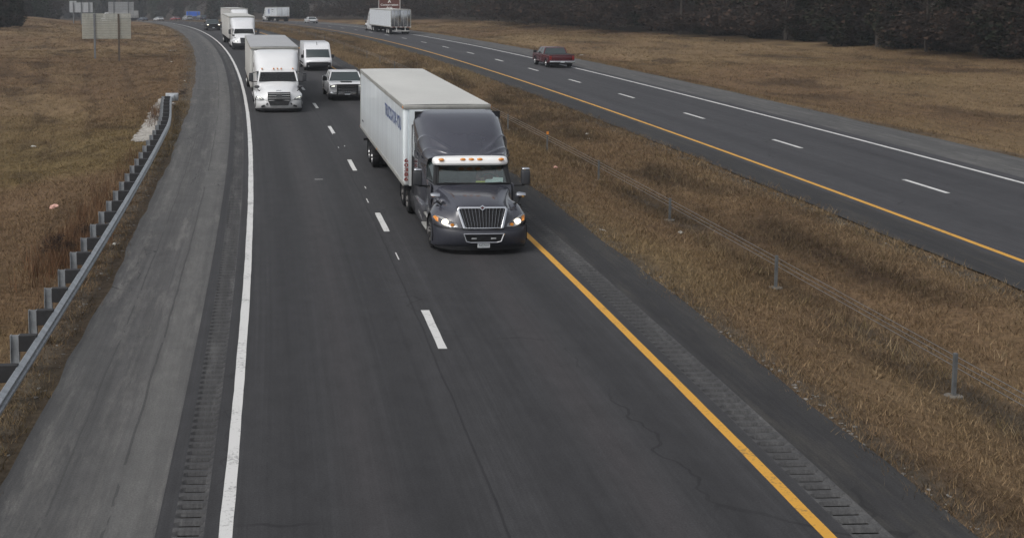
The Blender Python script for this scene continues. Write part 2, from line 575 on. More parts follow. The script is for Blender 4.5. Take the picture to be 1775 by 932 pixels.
def kid_map():
    k = {}
    for o in bpy.data.objects:
        if o.parent:
            k.setdefault(o.parent, []).append(o)
    return k


def text(name, s, m, parent, origin, U, V, width=None, height=1.0, bold=0.0, lift=None, align='LEFT'):
    """lettering as real thin geometry: U, V are the reading and up directions"""
    cu = bpy.data.curves.new(name, 'FONT')
    cu.body = s
    cu.size = 1.0
    cu.offset = bold
    cu.resolution_u = 3
    t = bpy.data.objects.new(name, cu)
    col.objects.link(t)
    dg = bpy.context.evaluated_depsgraph_get()
    dg.update()
    me = t.evaluated_get(dg).to_mesh()
    vs = [tuple(v.co) for v in me.vertices]
    fs = [tuple(p.vertices) for p in me.polygons]
    t.evaluated_get(dg).to_mesh_clear()
    bpy.data.objects.remove(t, do_unlink=True)
    xs, ys = [v[0] for v in vs], [v[1] for v in vs]
    sx = (width / (max(xs) - min(xs))) if width else height / (max(ys) - min(ys))
    sy = height / (max(ys) - min(ys))
    x0, y0 = min(xs), min(ys)
    if align == 'CENTER':
        x0 = (min(xs) + max(xs)) / 2
    U, V, O = Vector(U), Vector(V), Vector(origin)
    N = U.cross(V).normalized() * 0.004
    mb = MB()
    mb.add([O + U * (v[0] - x0) * sx + V * (v[1] - y0) * sy + N for v in vs], fs)
    return mb.build(name, m, parent, fix=False)


# ------------------------------------------------------------------ the lie of the land (x, y in metres, heights real)
CA, CB, CC = -0.7739, -0.03649, -3.083e-4
ST_LIN, ST_CUB, CD = 440.0, 300.0, 6.8e-6


def dxw(s):
    q = np.minimum(np.asarray(s, float), ST_LIN)
    return CB + 2 * CC * q - 3 * CD * np.maximum(0, q - ST_CUB) ** 2


def xw(s):
    s = np.asarray(s, float)
    q = np.minimum(s, ST_LIN)
    return CA + CB * q + CC * q * q - CD * np.maximum(0, q - ST_CUB) ** 3 + dxw(ST_LIN) * np.maximum(0, s - ST_LIN)


def prof(s):
    s = np.asarray(s, float)
    q = np.clip(s, 110, 460) - 110
    return (-6.3e-5 * q * q - 2 * 6.3e-5 * 350 * np.maximum(0, s - 460)) / SZ


def sstep(a, b, x):
    t = np.clip((np.asarray(x, float) - a) / (b - a), 0, 1)
    return t * t * (3 - 2 * t)


def plan(s, d):
    dx = dxw(s)
    k = np.sqrt(1 + dx * dx)
    return xw(s) + d / k, s - d * dx / k


def ground_h(s, d):
    s, d = np.asarray(s, float), np.asarray(d, float)
    z = prof(np.minimum(s, 480)) - 0.01 * np.maximum(0, s - 480)
    z = z - 0.06
    left = np.maximum(0, -3.6 - d)
    emb = 1 - sstep(85, 125, s)
    z = z - emb * (1.0 * sstep(0.3, 6.5, left) - 0.9 * sstep(9, 26, left))
    z = z - (1 - emb) * (0.25 * sstep(0.2, 3, left) - 0.25 * sstep(4, 9, left))
    z = z + 3.6 * sstep(6, 42, left) * sstep(120, 255, s) - 2.0 * sstep(60, 160, left) * sstep(255, 330, s)
    m = np.clip(1 - np.abs(d - 13.2) / 3.6, 0, 1)
    z = z - 0.42 * m * m * (3 - 2 * m)
    r = np.maximum(0, d - 29.3)
    z = z - 0.45 * sstep(0.3, 3.0, r) + 0.45 * sstep(4, 9, r)
    z = z + 0.052 * np.maximum(0, r - 6) - 0.052 * np.maximum(0, r - 90)
    z = z + 16 * sstep(70, 240, r) + 14 * sstep(70, 260, left) + 10 * sstep(520, 760, s)
    # gentle unevenness off the pavement
    off = np.clip(np.maximum(left, np.maximum(r, 2.5 * m)) / 3.0, 0, 1)
    z = z + off * (0.06 * np.sin(s * 0.41 + d * 0.9) + 0.05 * np.sin(s * 0.93 - d * 0.37) + 0.09 * np.sin(d * 0.23 + s * 0.11))
    return z


def inv_plan(x, y):
    s = np.array(y, float)
    for _ in range(10):
        s = y + (x - xw(s)) * dxw(s)
    return s, (x - xw(s)) * np.sqrt(1 + dxw(s) ** 2)


def at(px, py):
    """point of the ground seen at a pixel of the photograph: (x, y, z built), station, offset"""
    a, bb = (px - 600) / F_PX, -(py - 256) / F_PX
    d = (a, math.cos(PITCH) + bb * math.sin(PITCH), -math.sin(PITCH) + bb * math.cos(PITCH))
    t = 8.0 * np.exp(np.linspace(0, math.log(900 / 8.0), 2600))
    x, y, z = d[0] * t, d[1] * t, d[2] * t + CAM_H
    s, o = inv_plan(x, y)
    g = ground_h(s, o) * SZ
    k = np.argmax(z <= g)
    if not z[k] <= g[k]:
        return None
    return (float(x[k]), float(y[k]), float(g[k])), float(s[k]), float(o[k])


def spot(s, d, h=0.0):
    x, y = plan(s, d)
    return Vector((float(x), float(y), float(ground_h(s, d)) * SZ + h * SZ))


def road_pt(s, d, h=0.0):
    x, y = plan(s, d)
    return (float(x), float(y), float(prof(s)) + h)


def vnoise(x, y, seed):
    """smooth value noise on arrays, 0..1"""
    x, y = np.asarray(x, float), np.asarray(y, float)
    xi, yi = np.floor(x), np.floor(y)
    fx, fy = x - xi, y - yi
    fx, fy = fx * fx * (3 - 2 * fx), fy * fy * (3 - 2 * fy)

    def hsh(a, c):
        v = np.sin(a * 127.1 + c * 311.7 + seed * 74.7) * 43758.5453
        return v - np.floor(v)
    return (hsh(xi, yi) * (1 - fx) + hsh(xi + 1, yi) * fx) * (1 - fy) + (hsh(xi, yi + 1) * (1 - fx) + hsh(xi + 1, yi + 1) * fx) * fy


def fbm(x, y, seed):
    return 0.5 * vnoise(x, y, seed) + 0.28 * vnoise(x * 2.1, y * 2.1, seed + 1) + 0.15 * vnoise(x * 4.3, y * 4.3, seed + 2) + 0.07 * vnoise(x * 9, y * 9, seed + 3)


def turf(s, d):
    """colour of the dead turf: red brown, straw, olive and bare brown patches, painted clump shade in the median"""
    s, d = np.asarray(s, float), np.asarray(d, float)
    def lerp(a, c, t):
        return a + (c - a) * t[..., None]
    red, straw, olive, dark = [np.array(v) for v in ((0.128, 0.080, 0.046), (0.205, 0.147, 0.082), (0.108, 0.086, 0.028), (0.052, 0.034, 0.021))]
    t1 = sstep(0.40, 0.66, fbm(d * 0.16, s * 0.05, 3))
    c = lerp(np.broadcast_to(red, s.shape + (3,)), straw, 0.18 + 0.5 * t1)
    nearl = np.where(d < 0, 1 - sstep(55, 95, s), 0.35)
    c = lerp(c, olive, 0.48 * nearl * sstep(0.42, 0.62, fbm(d * 0.12 + 9, s * 0.07, 7)))
    c = lerp(c, dark, 0.75 * sstep(0.56, 0.74, fbm(d * 0.5 + 0.12 * s, s * 0.13, 12)))
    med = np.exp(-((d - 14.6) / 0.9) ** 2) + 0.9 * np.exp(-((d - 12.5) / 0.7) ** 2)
    c = lerp(c, dark * 0.8, 0.95 * med * sstep(0.40, 0.62, fbm(d * 0.4, s * 0.16, 21)))  # dark median patches: brown weeds, with clump shadows painted into the turf colour
    # tyre and mower tracks running across the field
    trk = np.abs(np.sin((d + 0.085 * s) * 1.1 + 1.5 * fbm(d * 0.05, s * 0.03, 31)))
    c = lerp(c, dark, 0.5 * sstep(0.93, 1.0, trk) * (d < -5) * sstep(0.4, 0.6, fbm(d * 0.1, s * 0.1, 41)))
    return c


# ground sheet in road coordinates
SS = np.concatenate([np.arange(2, 130, 1.0), np.arange(130, 330, 2.5), np.arange(330, 600, 6.0), np.arange(600, 1101, 25.0)])
DD = np.concatenate([-np.array([420, 340, 270, 210, 165, 130, 105, 85, 70, 58]), np.arange(-50, -20, 1.25), np.arange(-20, -9, 0.75), np.arange(-9, -3.0, 0.5),
                     [-2.0, 3, 8.0, 8.9], np.arange(9.4, 17.3, 0.45), [18, 23, 28], np.arange(29.0, 39, 0.6), np.arange(39, 70, 1.25),
                     [72, 80, 90, 102, 116, 134, 156, 185, 220, 260, 310, 370, 430]])
SG, DG = np.meshgrid(SS, DD, indexing='ij')
XG, YG = plan(SG, DG)
ZG = ground_h(SG, DG)
TREELINE = [(0, 66), (60, 62), (110, 56), (150, 52), (190, 46), (230, 50), (280, 44), (330, 38), (400, 38), (520, 36), (2000, 36)]


def treeline(s):
    return np.interp(s, [a for a, _ in TREELINE], [b for _, b in TREELINE])


gme = bpy.data.meshes.new('ground')
W_ = len(DD)
gi = np.arange(len(SS) * W_).reshape(len(SS), W_)
gf = np.stack([gi[:-1, :-1], gi[:-1, 1:], gi[1:, 1:], gi[1:, :-1]], -1).reshape(-1, 4)
gme.from_pydata(np.stack([XG, YG, ZG * SZ], -1).reshape(-1, 3).tolist(), [], gf.tolist())
uvl = gme.uv_layers.new(name='UVMap')
lv = np.empty(len(gme.loops), dtype=np.int32)
gme.loops.foreach_get('vertex_index', lv)
uvl.data.foreach_set('uv', np.stack([DG, SG], -1).reshape(-1, 2)[lv].astype(np.float32).ravel())
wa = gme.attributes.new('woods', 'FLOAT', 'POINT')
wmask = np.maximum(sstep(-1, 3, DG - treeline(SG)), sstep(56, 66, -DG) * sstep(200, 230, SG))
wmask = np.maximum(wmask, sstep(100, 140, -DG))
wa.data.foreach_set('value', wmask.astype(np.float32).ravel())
da = gme.attributes.new('dirt', 'FLOAT', 'POINT')
dmask = np.clip(1 - np.abs(DG + 3.35) / 0.9, 0, 1) + np.clip(1 - np.abs(DG - 9.4) / 0.55, 0, 1) * 0.8 + np.clip(1 - np.abs(DG - 16.6) / 0.5, 0, 1) + \
    np.clip(1 - np.abs(DG - 29.4) / 0.6, 0, 1) * 0.7 + 0.75 * np.clip(1 - np.abs(DG - 12.6) / 0.9, 0, 1) * (0.5 + 0.5 * np.sin(SG * 0.33))
da.data.foreach_set('value', np.clip(dmask, 0, 1).astype(np.float32).ravel())
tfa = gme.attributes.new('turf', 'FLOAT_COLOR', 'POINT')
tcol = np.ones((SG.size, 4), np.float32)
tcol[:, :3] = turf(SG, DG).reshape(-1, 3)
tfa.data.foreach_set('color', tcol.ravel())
gme.polygons.foreach_set('use_smooth', [True] * len(gme.polygons))
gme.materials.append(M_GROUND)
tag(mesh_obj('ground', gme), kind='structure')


# ------------------------------------------------------------------ roads
def strip(name, m, d0, d1, s0, s1, step=1.5, h=0.0, nd=1, wob0=0.0, wob1=0.0, parent=None, hf=None):
    ss = np.arange(s0, s1 + 1e-6, step)
    ds = np.linspace(0, 1, nd + 1)
    a = d0 + wob0 * (np.sin(ss * 1.7) + np.sin(ss * 0.61 + 1) + np.sin(ss * 3.9)) / 3
    bq = d1 + wob1 * (np.sin(ss * 1.3 + 2) + np.sin(ss * 0.47) + np.sin(ss * 4.3)) / 3
    D = a[:, None] + (bq - a)[:, None] * ds[None]
    S = np.repeat(ss[:, None], nd + 1, 1)
    X, Y = plan(S, D)
    Z = prof(S) + h
    if hf is not None:
        Z = Z + hf(S, D)
    me = bpy.data.meshes.new(name)
    w = nd + 1
    gi = np.arange(len(ss) * w).reshape(len(ss), w)
    ff = np.stack([gi[:-1, :-1], gi[:-1, 1:], gi[1:, 1:], gi[1:, :-1]], -1).reshape(-1, 4)
    me.from_pydata(np.stack([X, Y, Z * SZ], -1).reshape(-1, 3).tolist(), [], ff.tolist())
    u = me.uv_layers.new(name='UVMap')
    lv = np.empty(len(me.loops), dtype=np.int32)
    me.loops.foreach_get('vertex_index', lv)
    u.data.foreach_set('uv', np.stack([D, S], -1).reshape(-1, 2)[lv].astype(np.float32).ravel())
    me.materials.append(m)
    o = mesh_obj(name, me, parent)
    if parent is None:
        o['kind'] = 'structure'
    return o


S_END = 620
near = strip('near_carriageway', M_ROAD, -0.27, 7.62, 4, S_END, nd=4)
strip('edge_lane_pavement', M_ROAD, -0.86, -0.66, 4, S_END, nd=1, parent=near)
far = strip('far_carriageway', M_ROAD2, 18.25, 26.3, 4, S_END, nd=4)
out_sh = strip('outer_shoulder', M_SHOULDER, -3.05, -0.86, 4, S_END, nd=3, wob0=0.10, h=-0.006)
strip('inner_shoulder', M_EDGE, 8.12, 9.15, 4, S_END, nd=2, wob1=0.09, h=-0.006)
strip('far_inner_shoulder', M_EDGE, 16.85, 18.25, 4, S_END, nd=2, wob0=0.10, h=-0.004)
strip('far_outer_shoulder', M_SHOULDER, 26.3, 29.1, 4, S_END, nd=3, wob1=0.10, h=-0.004)


def grooves(period, depth, d0, d1):
    def f(S, D):
        g = np.clip(np.cos(2 * math.pi * S / period) * 6 - 0.5, 0, 1)
        mid = (d0 + d1) / 2
        e = np.clip((abs(d1 - d0) / 2 - np.abs(D - mid)) / 0.05, 0, 1)
        return -depth * g * e
    return f


for nm, d0, d1 in (('outer_rumble_strip', -0.66, -0.27), ('inner_rumble_strip', 7.62, 8.12)):
    o = strip(nm, M_RUMBLE, d0, d1, 4, 130, step=0.0375, nd=6, hf=grooves(0.30, 0.06, d0, d1))
    strip(nm + '_beyond', M_RUMBLE, d0, d1, 130, S_END - 2, step=2, nd=1, parent=o).name = 'rumble_strip_end'
strip('white_edge_line', M_WHITE_PAINT, -0.082, 0.082, 4, S_END, h=0.004, nd=1, wob0=0.008, wob1=0.008, step=0.7, parent=near)
strip('yellow_edge_line', M_YELLOW_PAINT, 7.26, 7.42, 4, S_END, h=0.004, nd=1, wob0=0.006, wob1=0.006, step=0.7, parent=near)
strip('yellow_edge_line', M_YELLOW_PAINT, 18.5, 18.67, 4, S_END, h=0.004, nd=1, parent=far)
strip('white_edge_line', M_WHITE_PAINT, 25.5, 25.68, 4, S_END, h=0.004, nd=1, parent=far)
for k in range(-2, 30):
    s0 = 39.08 + 12.19 * k - 1.52
    if s0 > 5:
        strip('lane_dash', M_WHITE_PAINT, 3.60, 3.76, s0, s0 + 3.05, step=0.61, h=0.004, nd=1, wob0=0.01, wob1=0.01, parent=near)
for k in range(-5, 24):
    s0 = 92.4 + 11.9 * k - 1.52
    if s0 > 25:
        strip('lane_dash', M_WHITE_PAINT, 21.93, 22.10, s0, s0 + 3.05, step=0.61, h=0.004, nd=1, parent=far)
# leftover ticks of older layout paint along the lane line
for s0, d, ln in ((33.7, 3.62, 0.9), (42.5, 3.55, 0.8), (45.4, 3.7, 0.5), (56.5, 3.52, 0.4), (57.0, 3.8, 0.35), (47.6, 2.15, 0.07), (61.5, 3.6, 0.4)):
    strip('paint_tick', M_WHITE_PAINT, d, d + (0.03 if ln > 0.2 else 0.28), s0, s0 + ln, step=ln, h=0.004, nd=1, parent=near)


# ------------------------------------------------------------------ grass and other growth (real blades, uncountable)
def tris_object(name, V, tint, m, parent=None, kind='stuff'):
    """V: (n,3,3) triangles, tint: (n,3)"""
    k = len(V)
    me = bpy.data.meshes.new(name)
    me.vertices.add(3 * k)
    me.vertices.foreach_set('co', V.reshape(-1).astype(np.float32))
    me.loops.add(3 * k)
    me.loops.foreach_set('vertex_index', np.arange(3 * k, dtype=np.int32))
    me.polygons.add(k)
    me.polygons.foreach_set('loop_start', np.arange(0, 3 * k, 3, dtype=np.int32))
    me.update()
    ca = me.attributes.new('tint', 'FLOAT_COLOR', 'POINT')
    cc = np.ones((k, 3, 4), np.float32)
    cc[:, :, :3] = tint[:, None, :]
    ca.data.foreach_set('color', cc.reshape(-1))
    me.materials.append(m)
    o = mesh_obj(name, me, parent)
    if kind:
        o['kind'] = kind
    return o


def blades(s, d, nb, h, w, lean, pal, follow=0.75, spread=0.10):
    n = len(s)
    S, Dq = np.repeat(s, nb), np.repeat(d, nb)
    k = len(S)
    x, y = plan(S, Dq)
    z = ground_h(S, Dq)
    x = x + RNG.normal(0, spread, k)
    y = y + RNG.normal(0, spread, k)
    hh = h * RNG.uniform(0.45, 1.25, k) * (0.55 + 1.1 * np.repeat(fbm(d * 1.1, s * 0.8, 55), nb))
    ww = w * RNG.uniform(0.6, 1.4, k) * (1 + S / 60.0)
    a = RNG.uniform(0, 2 * np.pi, k)
    b = RNG.uniform(0, 2 * np.pi, k)
    le = lean * hh * RNG.uniform(0.2, 1.3, k)
    P0 = np.stack([x - np.cos(a) * ww, y - np.sin(a) * ww, (z - 0.03) * SZ], -1)
    P1 = np.stack([x + np.cos(a) * ww, y + np.sin(a) * ww, (z - 0.03) * SZ], -1)
    P2 = np.stack([x + np.cos(b) * le, y + np.sin(b) * le, (z + hh) * SZ], -1)
    pal = np.array(pal)
    base = pal[RNG.integers(0, len(pal), n)]
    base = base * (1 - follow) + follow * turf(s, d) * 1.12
    t = np.repeat(base, nb, 0) * RNG.uniform(0.45, 1.5, (k, 1))
    return np.stack([P0, P1, P2], 1), t


def region(s0, s1, dlo, dhi, dens):
    k = int((s1 - s0) * (dhi - dlo) * dens)
    s = RNG.uniform(s0, s1, k)
    d = RNG.uniform(dlo, dhi, k)
    x, y = plan(s, d)
    keep = (fbm(d * 1.6, s * 1.2, 66) > RNG.uniform(0.12, 0.5, k)) & (x > -0.2425 * y - 3.0) & (x < 0.475 * y + 3.0) & (y > 9)
    return s[keep], d[keep]


BROWN = [(0.16, 0.115, 0.062), (0.20, 0.15, 0.088), (0.13, 0.088, 0.048), (0.11, 0.092, 0.038), (0.24, 0.185, 0.11), (0.10, 0.066, 0.040)]
STRAW = [(0.26, 0.20, 0.118), (0.21, 0.155, 0.088), (0.16, 0.112, 0.064), (0.125, 0.085, 0.05), (0.30, 0.24, 0.15), (0.13, 0.11, 0.05)]
RUST = [(0.125, 0.066, 0.036), (0.150, 0.085, 0.046), (0.095, 0.055, 0.034), (0.19, 0.125, 0.075)]
parts_v, parts_t = [], []
for (s0, s1, dlo, dhi, dens, nb, h, w, lean, pal) in (
        (10, 45, -13, -3.25, 75, 5, 0.085, 0.0055, 1.1, BROWN), (45, 80, -22, -3.25, 42, 5, 0.10, 0.0055, 1.1, BROWN),
        (80, 140, -40, -3.3, 14, 5, 0.12, 0.006, 1.0, BROWN), (140, 250, -60, -3.4, 3.0, 5, 0.16, 0.007, 0.9, BROWN),
        (10, 45, 9.1, 16.9, 85, 6, 0.11, 0.0055, 1.0, STRAW), (45, 90, 9.1, 16.9, 60, 6, 0.13, 0.0055, 0.9, STRAW),
        (90, 180, 9.15, 16.9, 24, 6, 0.18, 0.006, 0.8, STRAW), (180, 330, 9.2, 16.8, 6, 6, 0.22, 0.007, 0.8, STRAW),
        (40, 120, 29.2, 62, 16, 5, 0.12, 0.006, 1.0, BROWN), (120, 240, 29.2, 50, 5, 5, 0.15, 0.007, 1.0, BROWN)):
    s, d = region(s0, s1, dlo, dhi, dens)
    a, bq = blades(s, d, nb, h, w, lean, pal)
    parts_v.append(a)
    parts_t.append(bq)
tris_object('dead_grass', np.concatenate(parts_v), np.concatenate(parts_t), M_BLADE)
bpy.data.objects['dead_grass']['label'] = 'short dead brown grass covering the verges and median'
# taller straw along the cable barrier and the ragged verge edges
pv, pt_ = [], []
for (s0, s1, dlo, dhi, dens, nb, h, w, pal) in ((20, 190, 11.9, 12.7, 7, 9, 0.32, 0.005, STRAW), (16, 170, 14.2, 16.6, 2.2, 9, 0.24, 0.005, STRAW),
                                               (14, 78, -4.3, -3.1, 9, 8, 0.22, 0.005, BROWN), (12, 120, 8.95, 9.4, 9, 6, 0.14, 0.005, STRAW),
                                               (30, 190, 16.6, 17.05, 8, 7, 0.20, 0.005, STRAW)):
    s, d = region(s0, s1, dlo, dhi, dens)
    keep = np.sin(s * 0.8 + 2 * np.sin(s * 0.23)) * np.sin(d * 2 + s * 0.13) > -0.35
    a, bq = blades(s[keep], d[keep], nb, h, w, 0.7, pal, follow=0.4)
    pv.append(a)
    pt_.append(bq)
o = tris_object('tall_dry_grass', np.concatenate(pv), np.concatenate(pt_), M_BLADE)
o['label'] = 'taller straw coloured grass along the cable barrier and pavement edges'
s = np.concatenate([RNG.normal(34.5, 1.9, 190), RNG.normal(37, 1.6, 120), RNG.normal(41.5, 2, 70), RNG.normal(71, 3.5, 90), RNG.normal(48, 4, 40)])
d = np.concatenate([RNG.normal(-4.6, 0.32, 190), RNG.normal(-4.5, 0.3, 120), RNG.normal(-4.4, 0.3, 70), RNG.normal(-4.4, 0.3, 90), RNG.normal(-4.4, 0.25, 40)])
a, bq = blades(s, d, 9, 0.62, 0.004, 0.35, RUST, spread=0.07, follow=0.0)
o = tris_object('rusty_broom_grass', a, bq, M_BLADE)
o['label'] = 'tall rust brown broom grass behind the guardrail posts'


def stones(name, pts, lo, hi, m):
    ico = bmesh.new()
    bmesh.ops.create_icosphere(ico, subdivisions=1, radius=1)
    bv = np.array([v.co for v in ico.verts])
    bf = [tuple(v.index for v in f.verts) for f in ico.faces]
    ico.free()
    mb = MB()
    for p in pts:
        r = random.uniform(lo, hi)
        q = bv * (1 + RNG.uniform(-0.28, 0.28, (len(bv), 1))) * r * np.array([random.uniform(0.8, 1.5), random.uniform(0.8, 1.5), random.uniform(0.45, 0.8)])
        mb.add([(p[0] + v[0], p[1] + v[1], p[2] + v[2]) for v in q], bf)
    o = mb.build(name, m, fix=False, smooth=25)
    o['kind'] = 'stuff'
    return o


pts = []
rp = [at(*q)[1:] for q in ((230, 248), (258, 244), (284, 214), (296, 186), (297, 176), (284, 172), (270, 186), (256, 212), (243, 234))]


def inside(p, poly):
    r_ = False
    for (a0, a1), (b0, b1) in zip(poly, poly[1:] + poly[:1]):
        if (a1 > p[1]) != (b1 > p[1]) and p[0] < (b0 - a0) * (p[1] - a1) / (b1 - a1) + a0:
            r_ = not r_
    return r_


while len(pts) < 1150:
    q = (random.uniform(min(a for a, _ in rp), max(a for a, _ in rp)), random.uniform(min(c for _, c in rp), max(c for _, c in rp)))
    if inside((q[0] + random.gauss(0, .5), q[1] + random.gauss(0, .10)), rp):
        x, y = plan(*q)
        pts.append((float(x), float(y), float(ground_h(*q)) + 0.03))
o = stones('riprap_stones', pts, 0.06, 0.17, M_ROCK)
o['label'] = 'pale broken rock spread on the bank behind the guardrail end'
pts = []
for k in range(900):
    s = random.uniform(14, 110)
    d = random.choice([9.2 + abs(random.gauss(0, 0.14)), 9.2 + abs(random.gauss(0, 0.1)), -3.15 - abs(random.gauss(0, 0.25)), 16.75 - abs(random.gauss(0, .15))])
    x, y = plan(s, d)
    pts.append((float(x), float(y), float(ground_h(s, d)) + 0.01))
o = stones('edge_gravel', pts, 0.012, 0.036, M_GRAVEL)
o['label'] = 'loose gravel scattered along the pavement edges'


# ------------------------------------------------------------------ trees
def leaf_tris(P, size, tint, flat=0.0):
    k = len(P)
    A = RNG.normal(0, 1, (k, 3))
    B = RNG.normal(0, 1, (k, 3))
    A[:, 2] *= (1 - flat)
    A /= np.linalg.norm(A, axis=1)[:, None]
    B -= (B * A).sum(1)[:, None] * A
    B /= np.linalg.norm(B, axis=1)[:, None]
    sz = size * RNG.uniform(0.5, 1.4, (k, 1))
    V = np.stack([P - A * sz * 0.6, P + A * sz * 0.6 + B * sz * 0.2, P + B * sz], 1)
    V[:, :, 2] *= SZ
    return V, tint


def tree_mesh(V, T, name):
    o = tris_object(name, V, T, M_LEAF, kind=None)
    me = o.data
    bpy.data.objects.remove(o)
    return me


def make_cedar(h, r, n, pal, full=1.0):
    t = RNG.uniform(0.0, 1, n) ** 1.15
    ang = RNG.uniform(0, 2 * np.pi, n)
    ph = RNG.uniform(0, 6, 4)
    lobes = 0.78 + 0.16 * np.sin(3 * ang + ph[0] + 5 * t) + 0.13 * np.sin(5 * ang + ph[1] - 9 * t) + 0.10 * np.sin(14 * t + ph[2] + 2 * ang)
    rad = r * np.clip((1 - t), 0, 1) ** (0.62) * np.clip(0.55 + 2.2 * t, 0, 1) * lobes * full
    rr = rad * np.sqrt(RNG.uniform(0.15, 1.08, n))
    P = np.stack([rr * np.cos(ang), rr * np.sin(ang), 0.12 * h * 0.25 + t * h * 0.98 + RNG.normal(0, 0.1, n)], -1)
    pal = np.array(pal)
    clump = (np.sin(ang * 4 + t * 11 + ph[3]) + np.sin(ang * 2 - t * 17)) * 0.25 + 0.5
    T = pal[(np.clip(clump + RNG.normal(0, 0.25, n), 0, 0.999) * len(pal)).astype(int)] * RNG.uniform(0.7, 1.3, (n, 1))
    V, T = leaf_tris(P, 0.23, T, 0.3)
    crown = tree_mesh(V, T, 'cedar_crown')
    mb = MB()
    mb.tube([(0, 0, -0.4), (0.03, 0.02, h * 0.3), (-0.03, 0.03, h * 0.65), (0, 0, h * 0.93)], 0.19, 7, 0.03)
    for k in range(14):
        zz = h * random.uniform(0.06, 0.75)
        a = random.uniform(0, 6.28)
        L = r * (1 - zz / h) * 0.8
        mb.tube([(0, 0, zz), (math.cos(a) * L * 0.5, math.sin(a) * L * 0.5, zz + 0.25), (math.cos(a) * L, math.sin(a) * L, zz + 0.35)], 0.05, 4, 0.012)
    return mb.mesh('cedar_trunk', M_BARK, fix=False), crown


def make_bare(h, spread, leafy, pal):
    segs = []

    def grow(p, dr, L, r, lev):
        q = p + dr * L
        segs.append((p, q, r, r * 0.68))
        if lev == 0:
            return
        for k in range(3 if lev > 1 else 3):
            nd = (dr + Vector((random.gauss(0, 1), random.gauss(0, 1), random.gauss(0.15, 0.45))) * 0.55).normalized()
            grow(p + dr * L * random.uniform(0.45, 1.0), nd, L * random.uniform(0.55, 0.8), r * 0.52, lev - 1)
    mb = MB()
    mb.tube([(0, 0, -0.5), (0.06, 0.0, h * 0.2), (0.0, 0.08, h * 0.45), (0.05, 0.05, h * 0.72)], 0.02 * h, 7, 0.008 * h)
    trunk_me = None
    for k in range(11):
        zz = h * random.uniform(0.18, 0.72)
        a = random.uniform(0, 6.28)
        up = random.uniform(0.25, 0.9)
        dr = Vector((math.cos(a), math.sin(a), up)).normalized()
        grow(Vector((0, 0, zz)), dr, spread * random.uniform(0.3, 0.45), 0.006 * h, 4)
    trunk_me = mb.mesh('bare_trunk', M_BARK, fix=False)
    P0 = np.array([s[0] for s in segs])
    P1 = np.array([s[1] for s in segs])
    r0 = np.array([max(s[2], 0.012) for s in segs])[:, None]
    r1 = np.array([max(s[3], 0.008) for s in segs])[:, None]
    dv = P1 - P0
    A = np.cross(dv, RNG.normal(0, 1, dv.shape))
    A /= np.linalg.norm(A, axis=1)[:, None] + 1e-9
    B = np.cross(dv, A)
    B /= np.linalg.norm(B, axis=1)[:, None] + 1e-9
    tr_ = []
    for (u, w) in ((A, -0.5 * A + 0.87 * B), (-0.5 * A + 0.87 * B, -0.5 * A - 0.87 * B), (-0.5 * A - 0.87 * B, A)):
        tr_.append(np.stack([P0 + u * r0, P0 + w * r0, P1 + u * r1], 1))
        tr_.append(np.stack([P0 + w * r0, P1 + w * r1, P1 + u * r1], 1))
    V = np.concatenate(tr_)
    V[:, :, 2] *= SZ
    tw = np.array([(0.040, 0.032, 0.028), (0.052, 0.042, 0.037), (0.032, 0.026, 0.023)])
    T = tw[RNG.integers(0, 3, len(V))] * RNG.uniform(0.8, 1.2, (len(V), 1))
    # fine twig haze and the last dry leaves near the branch ends
    ends = P1[r1[:, 0] < 0.02]
    E = ends[RNG.integers(0, len(ends), leafy)] + RNG.normal(0, 0.35, (leafy, 3))
    pal = np.array(pal)
    V2, T2 = leaf_tris(E, 0.20, pal[RNG.integers(0, len(pal), leafy)] * RNG.uniform(0.7, 1.3, (leafy, 1)))
    crown = tree_mesh(np.concatenate([V, V2]), np.concatenate([T, T2]), 'bare_crown')
    return trunk_me, crown


CED = [(0.013, 0.017, 0.010), (0.018, 0.022, 0.013), (0.025, 0.026, 0.016), (0.032, 0.029, 0.019), (0.036, 0.026, 0.018)]
CEDB = [(0.020, 0.018, 0.013), (0.029, 0.023, 0.016), (0.039, 0.028, 0.019), (0.025, 0.025, 0.015)]
PINE = [(0.020, 0.030, 0.018), (0.030, 0.042, 0.024), (0.042, 0.052, 0.030), (0.028, 0.032, 0.020)]
DRY = [(0.040, 0.026, 0.019), (0.032, 0.023, 0.018), (0.050, 0.031, 0.022), (0.027, 0.021, 0.018)]
KINDS = {'cedar': [make_cedar(8.5, 2.9, 8500, CED), make_cedar(6.8, 2.6, 7000, CEDB), make_cedar(10.5, 3.2, 9500, CED)],
         'pine': [make_cedar(17, 4.2, 7000, PINE, 0.95), make_cedar(14, 3.8, 6500, PINE)],
         'bare': [make_bare(13, 9.0, 1500, DRY), make_bare(11, 8.0, 2000, DRY), make_bare(15, 10.0, 1200, DRY)],
         'brush': [make_bare(3.0, 3.4, 700, DRY), make_bare(3.8, 3.8, 900, DRY)]}


def plant(kind, s, d, label, cat, group, sc=1.0):
    tk, cr = random.choice(KINDS[kind])
    p = spot(s, d)
    nm = {'cedar': 'cedar_tree', 'pine': 'pine_tree', 'bare': 'bare_tree', 'brush': 'bare_shrub'}[kind]
    r = empty(nm, p, random.uniform(0, 6.28))
    k = sc * random.uniform(0.72, 1.25)
    r.scale = (k * random.uniform(0.85, 1.25), k * random.uniform(0.85, 1.25), k)
    r.rotation_euler = (random.gauss(0, 0.04), random.gauss(0, 0.04), r.rotation_euler.z)
    tag(r, label, cat, group)
    mesh_obj('trunk', tk, r)
    mesh_obj('crown', cr, r)
    return r


def plant_px(kind, px, py, *a, **kw):
    q = at(px, py)
    if q:
        return plant(kind, q[1], q[2], *a, **kw)


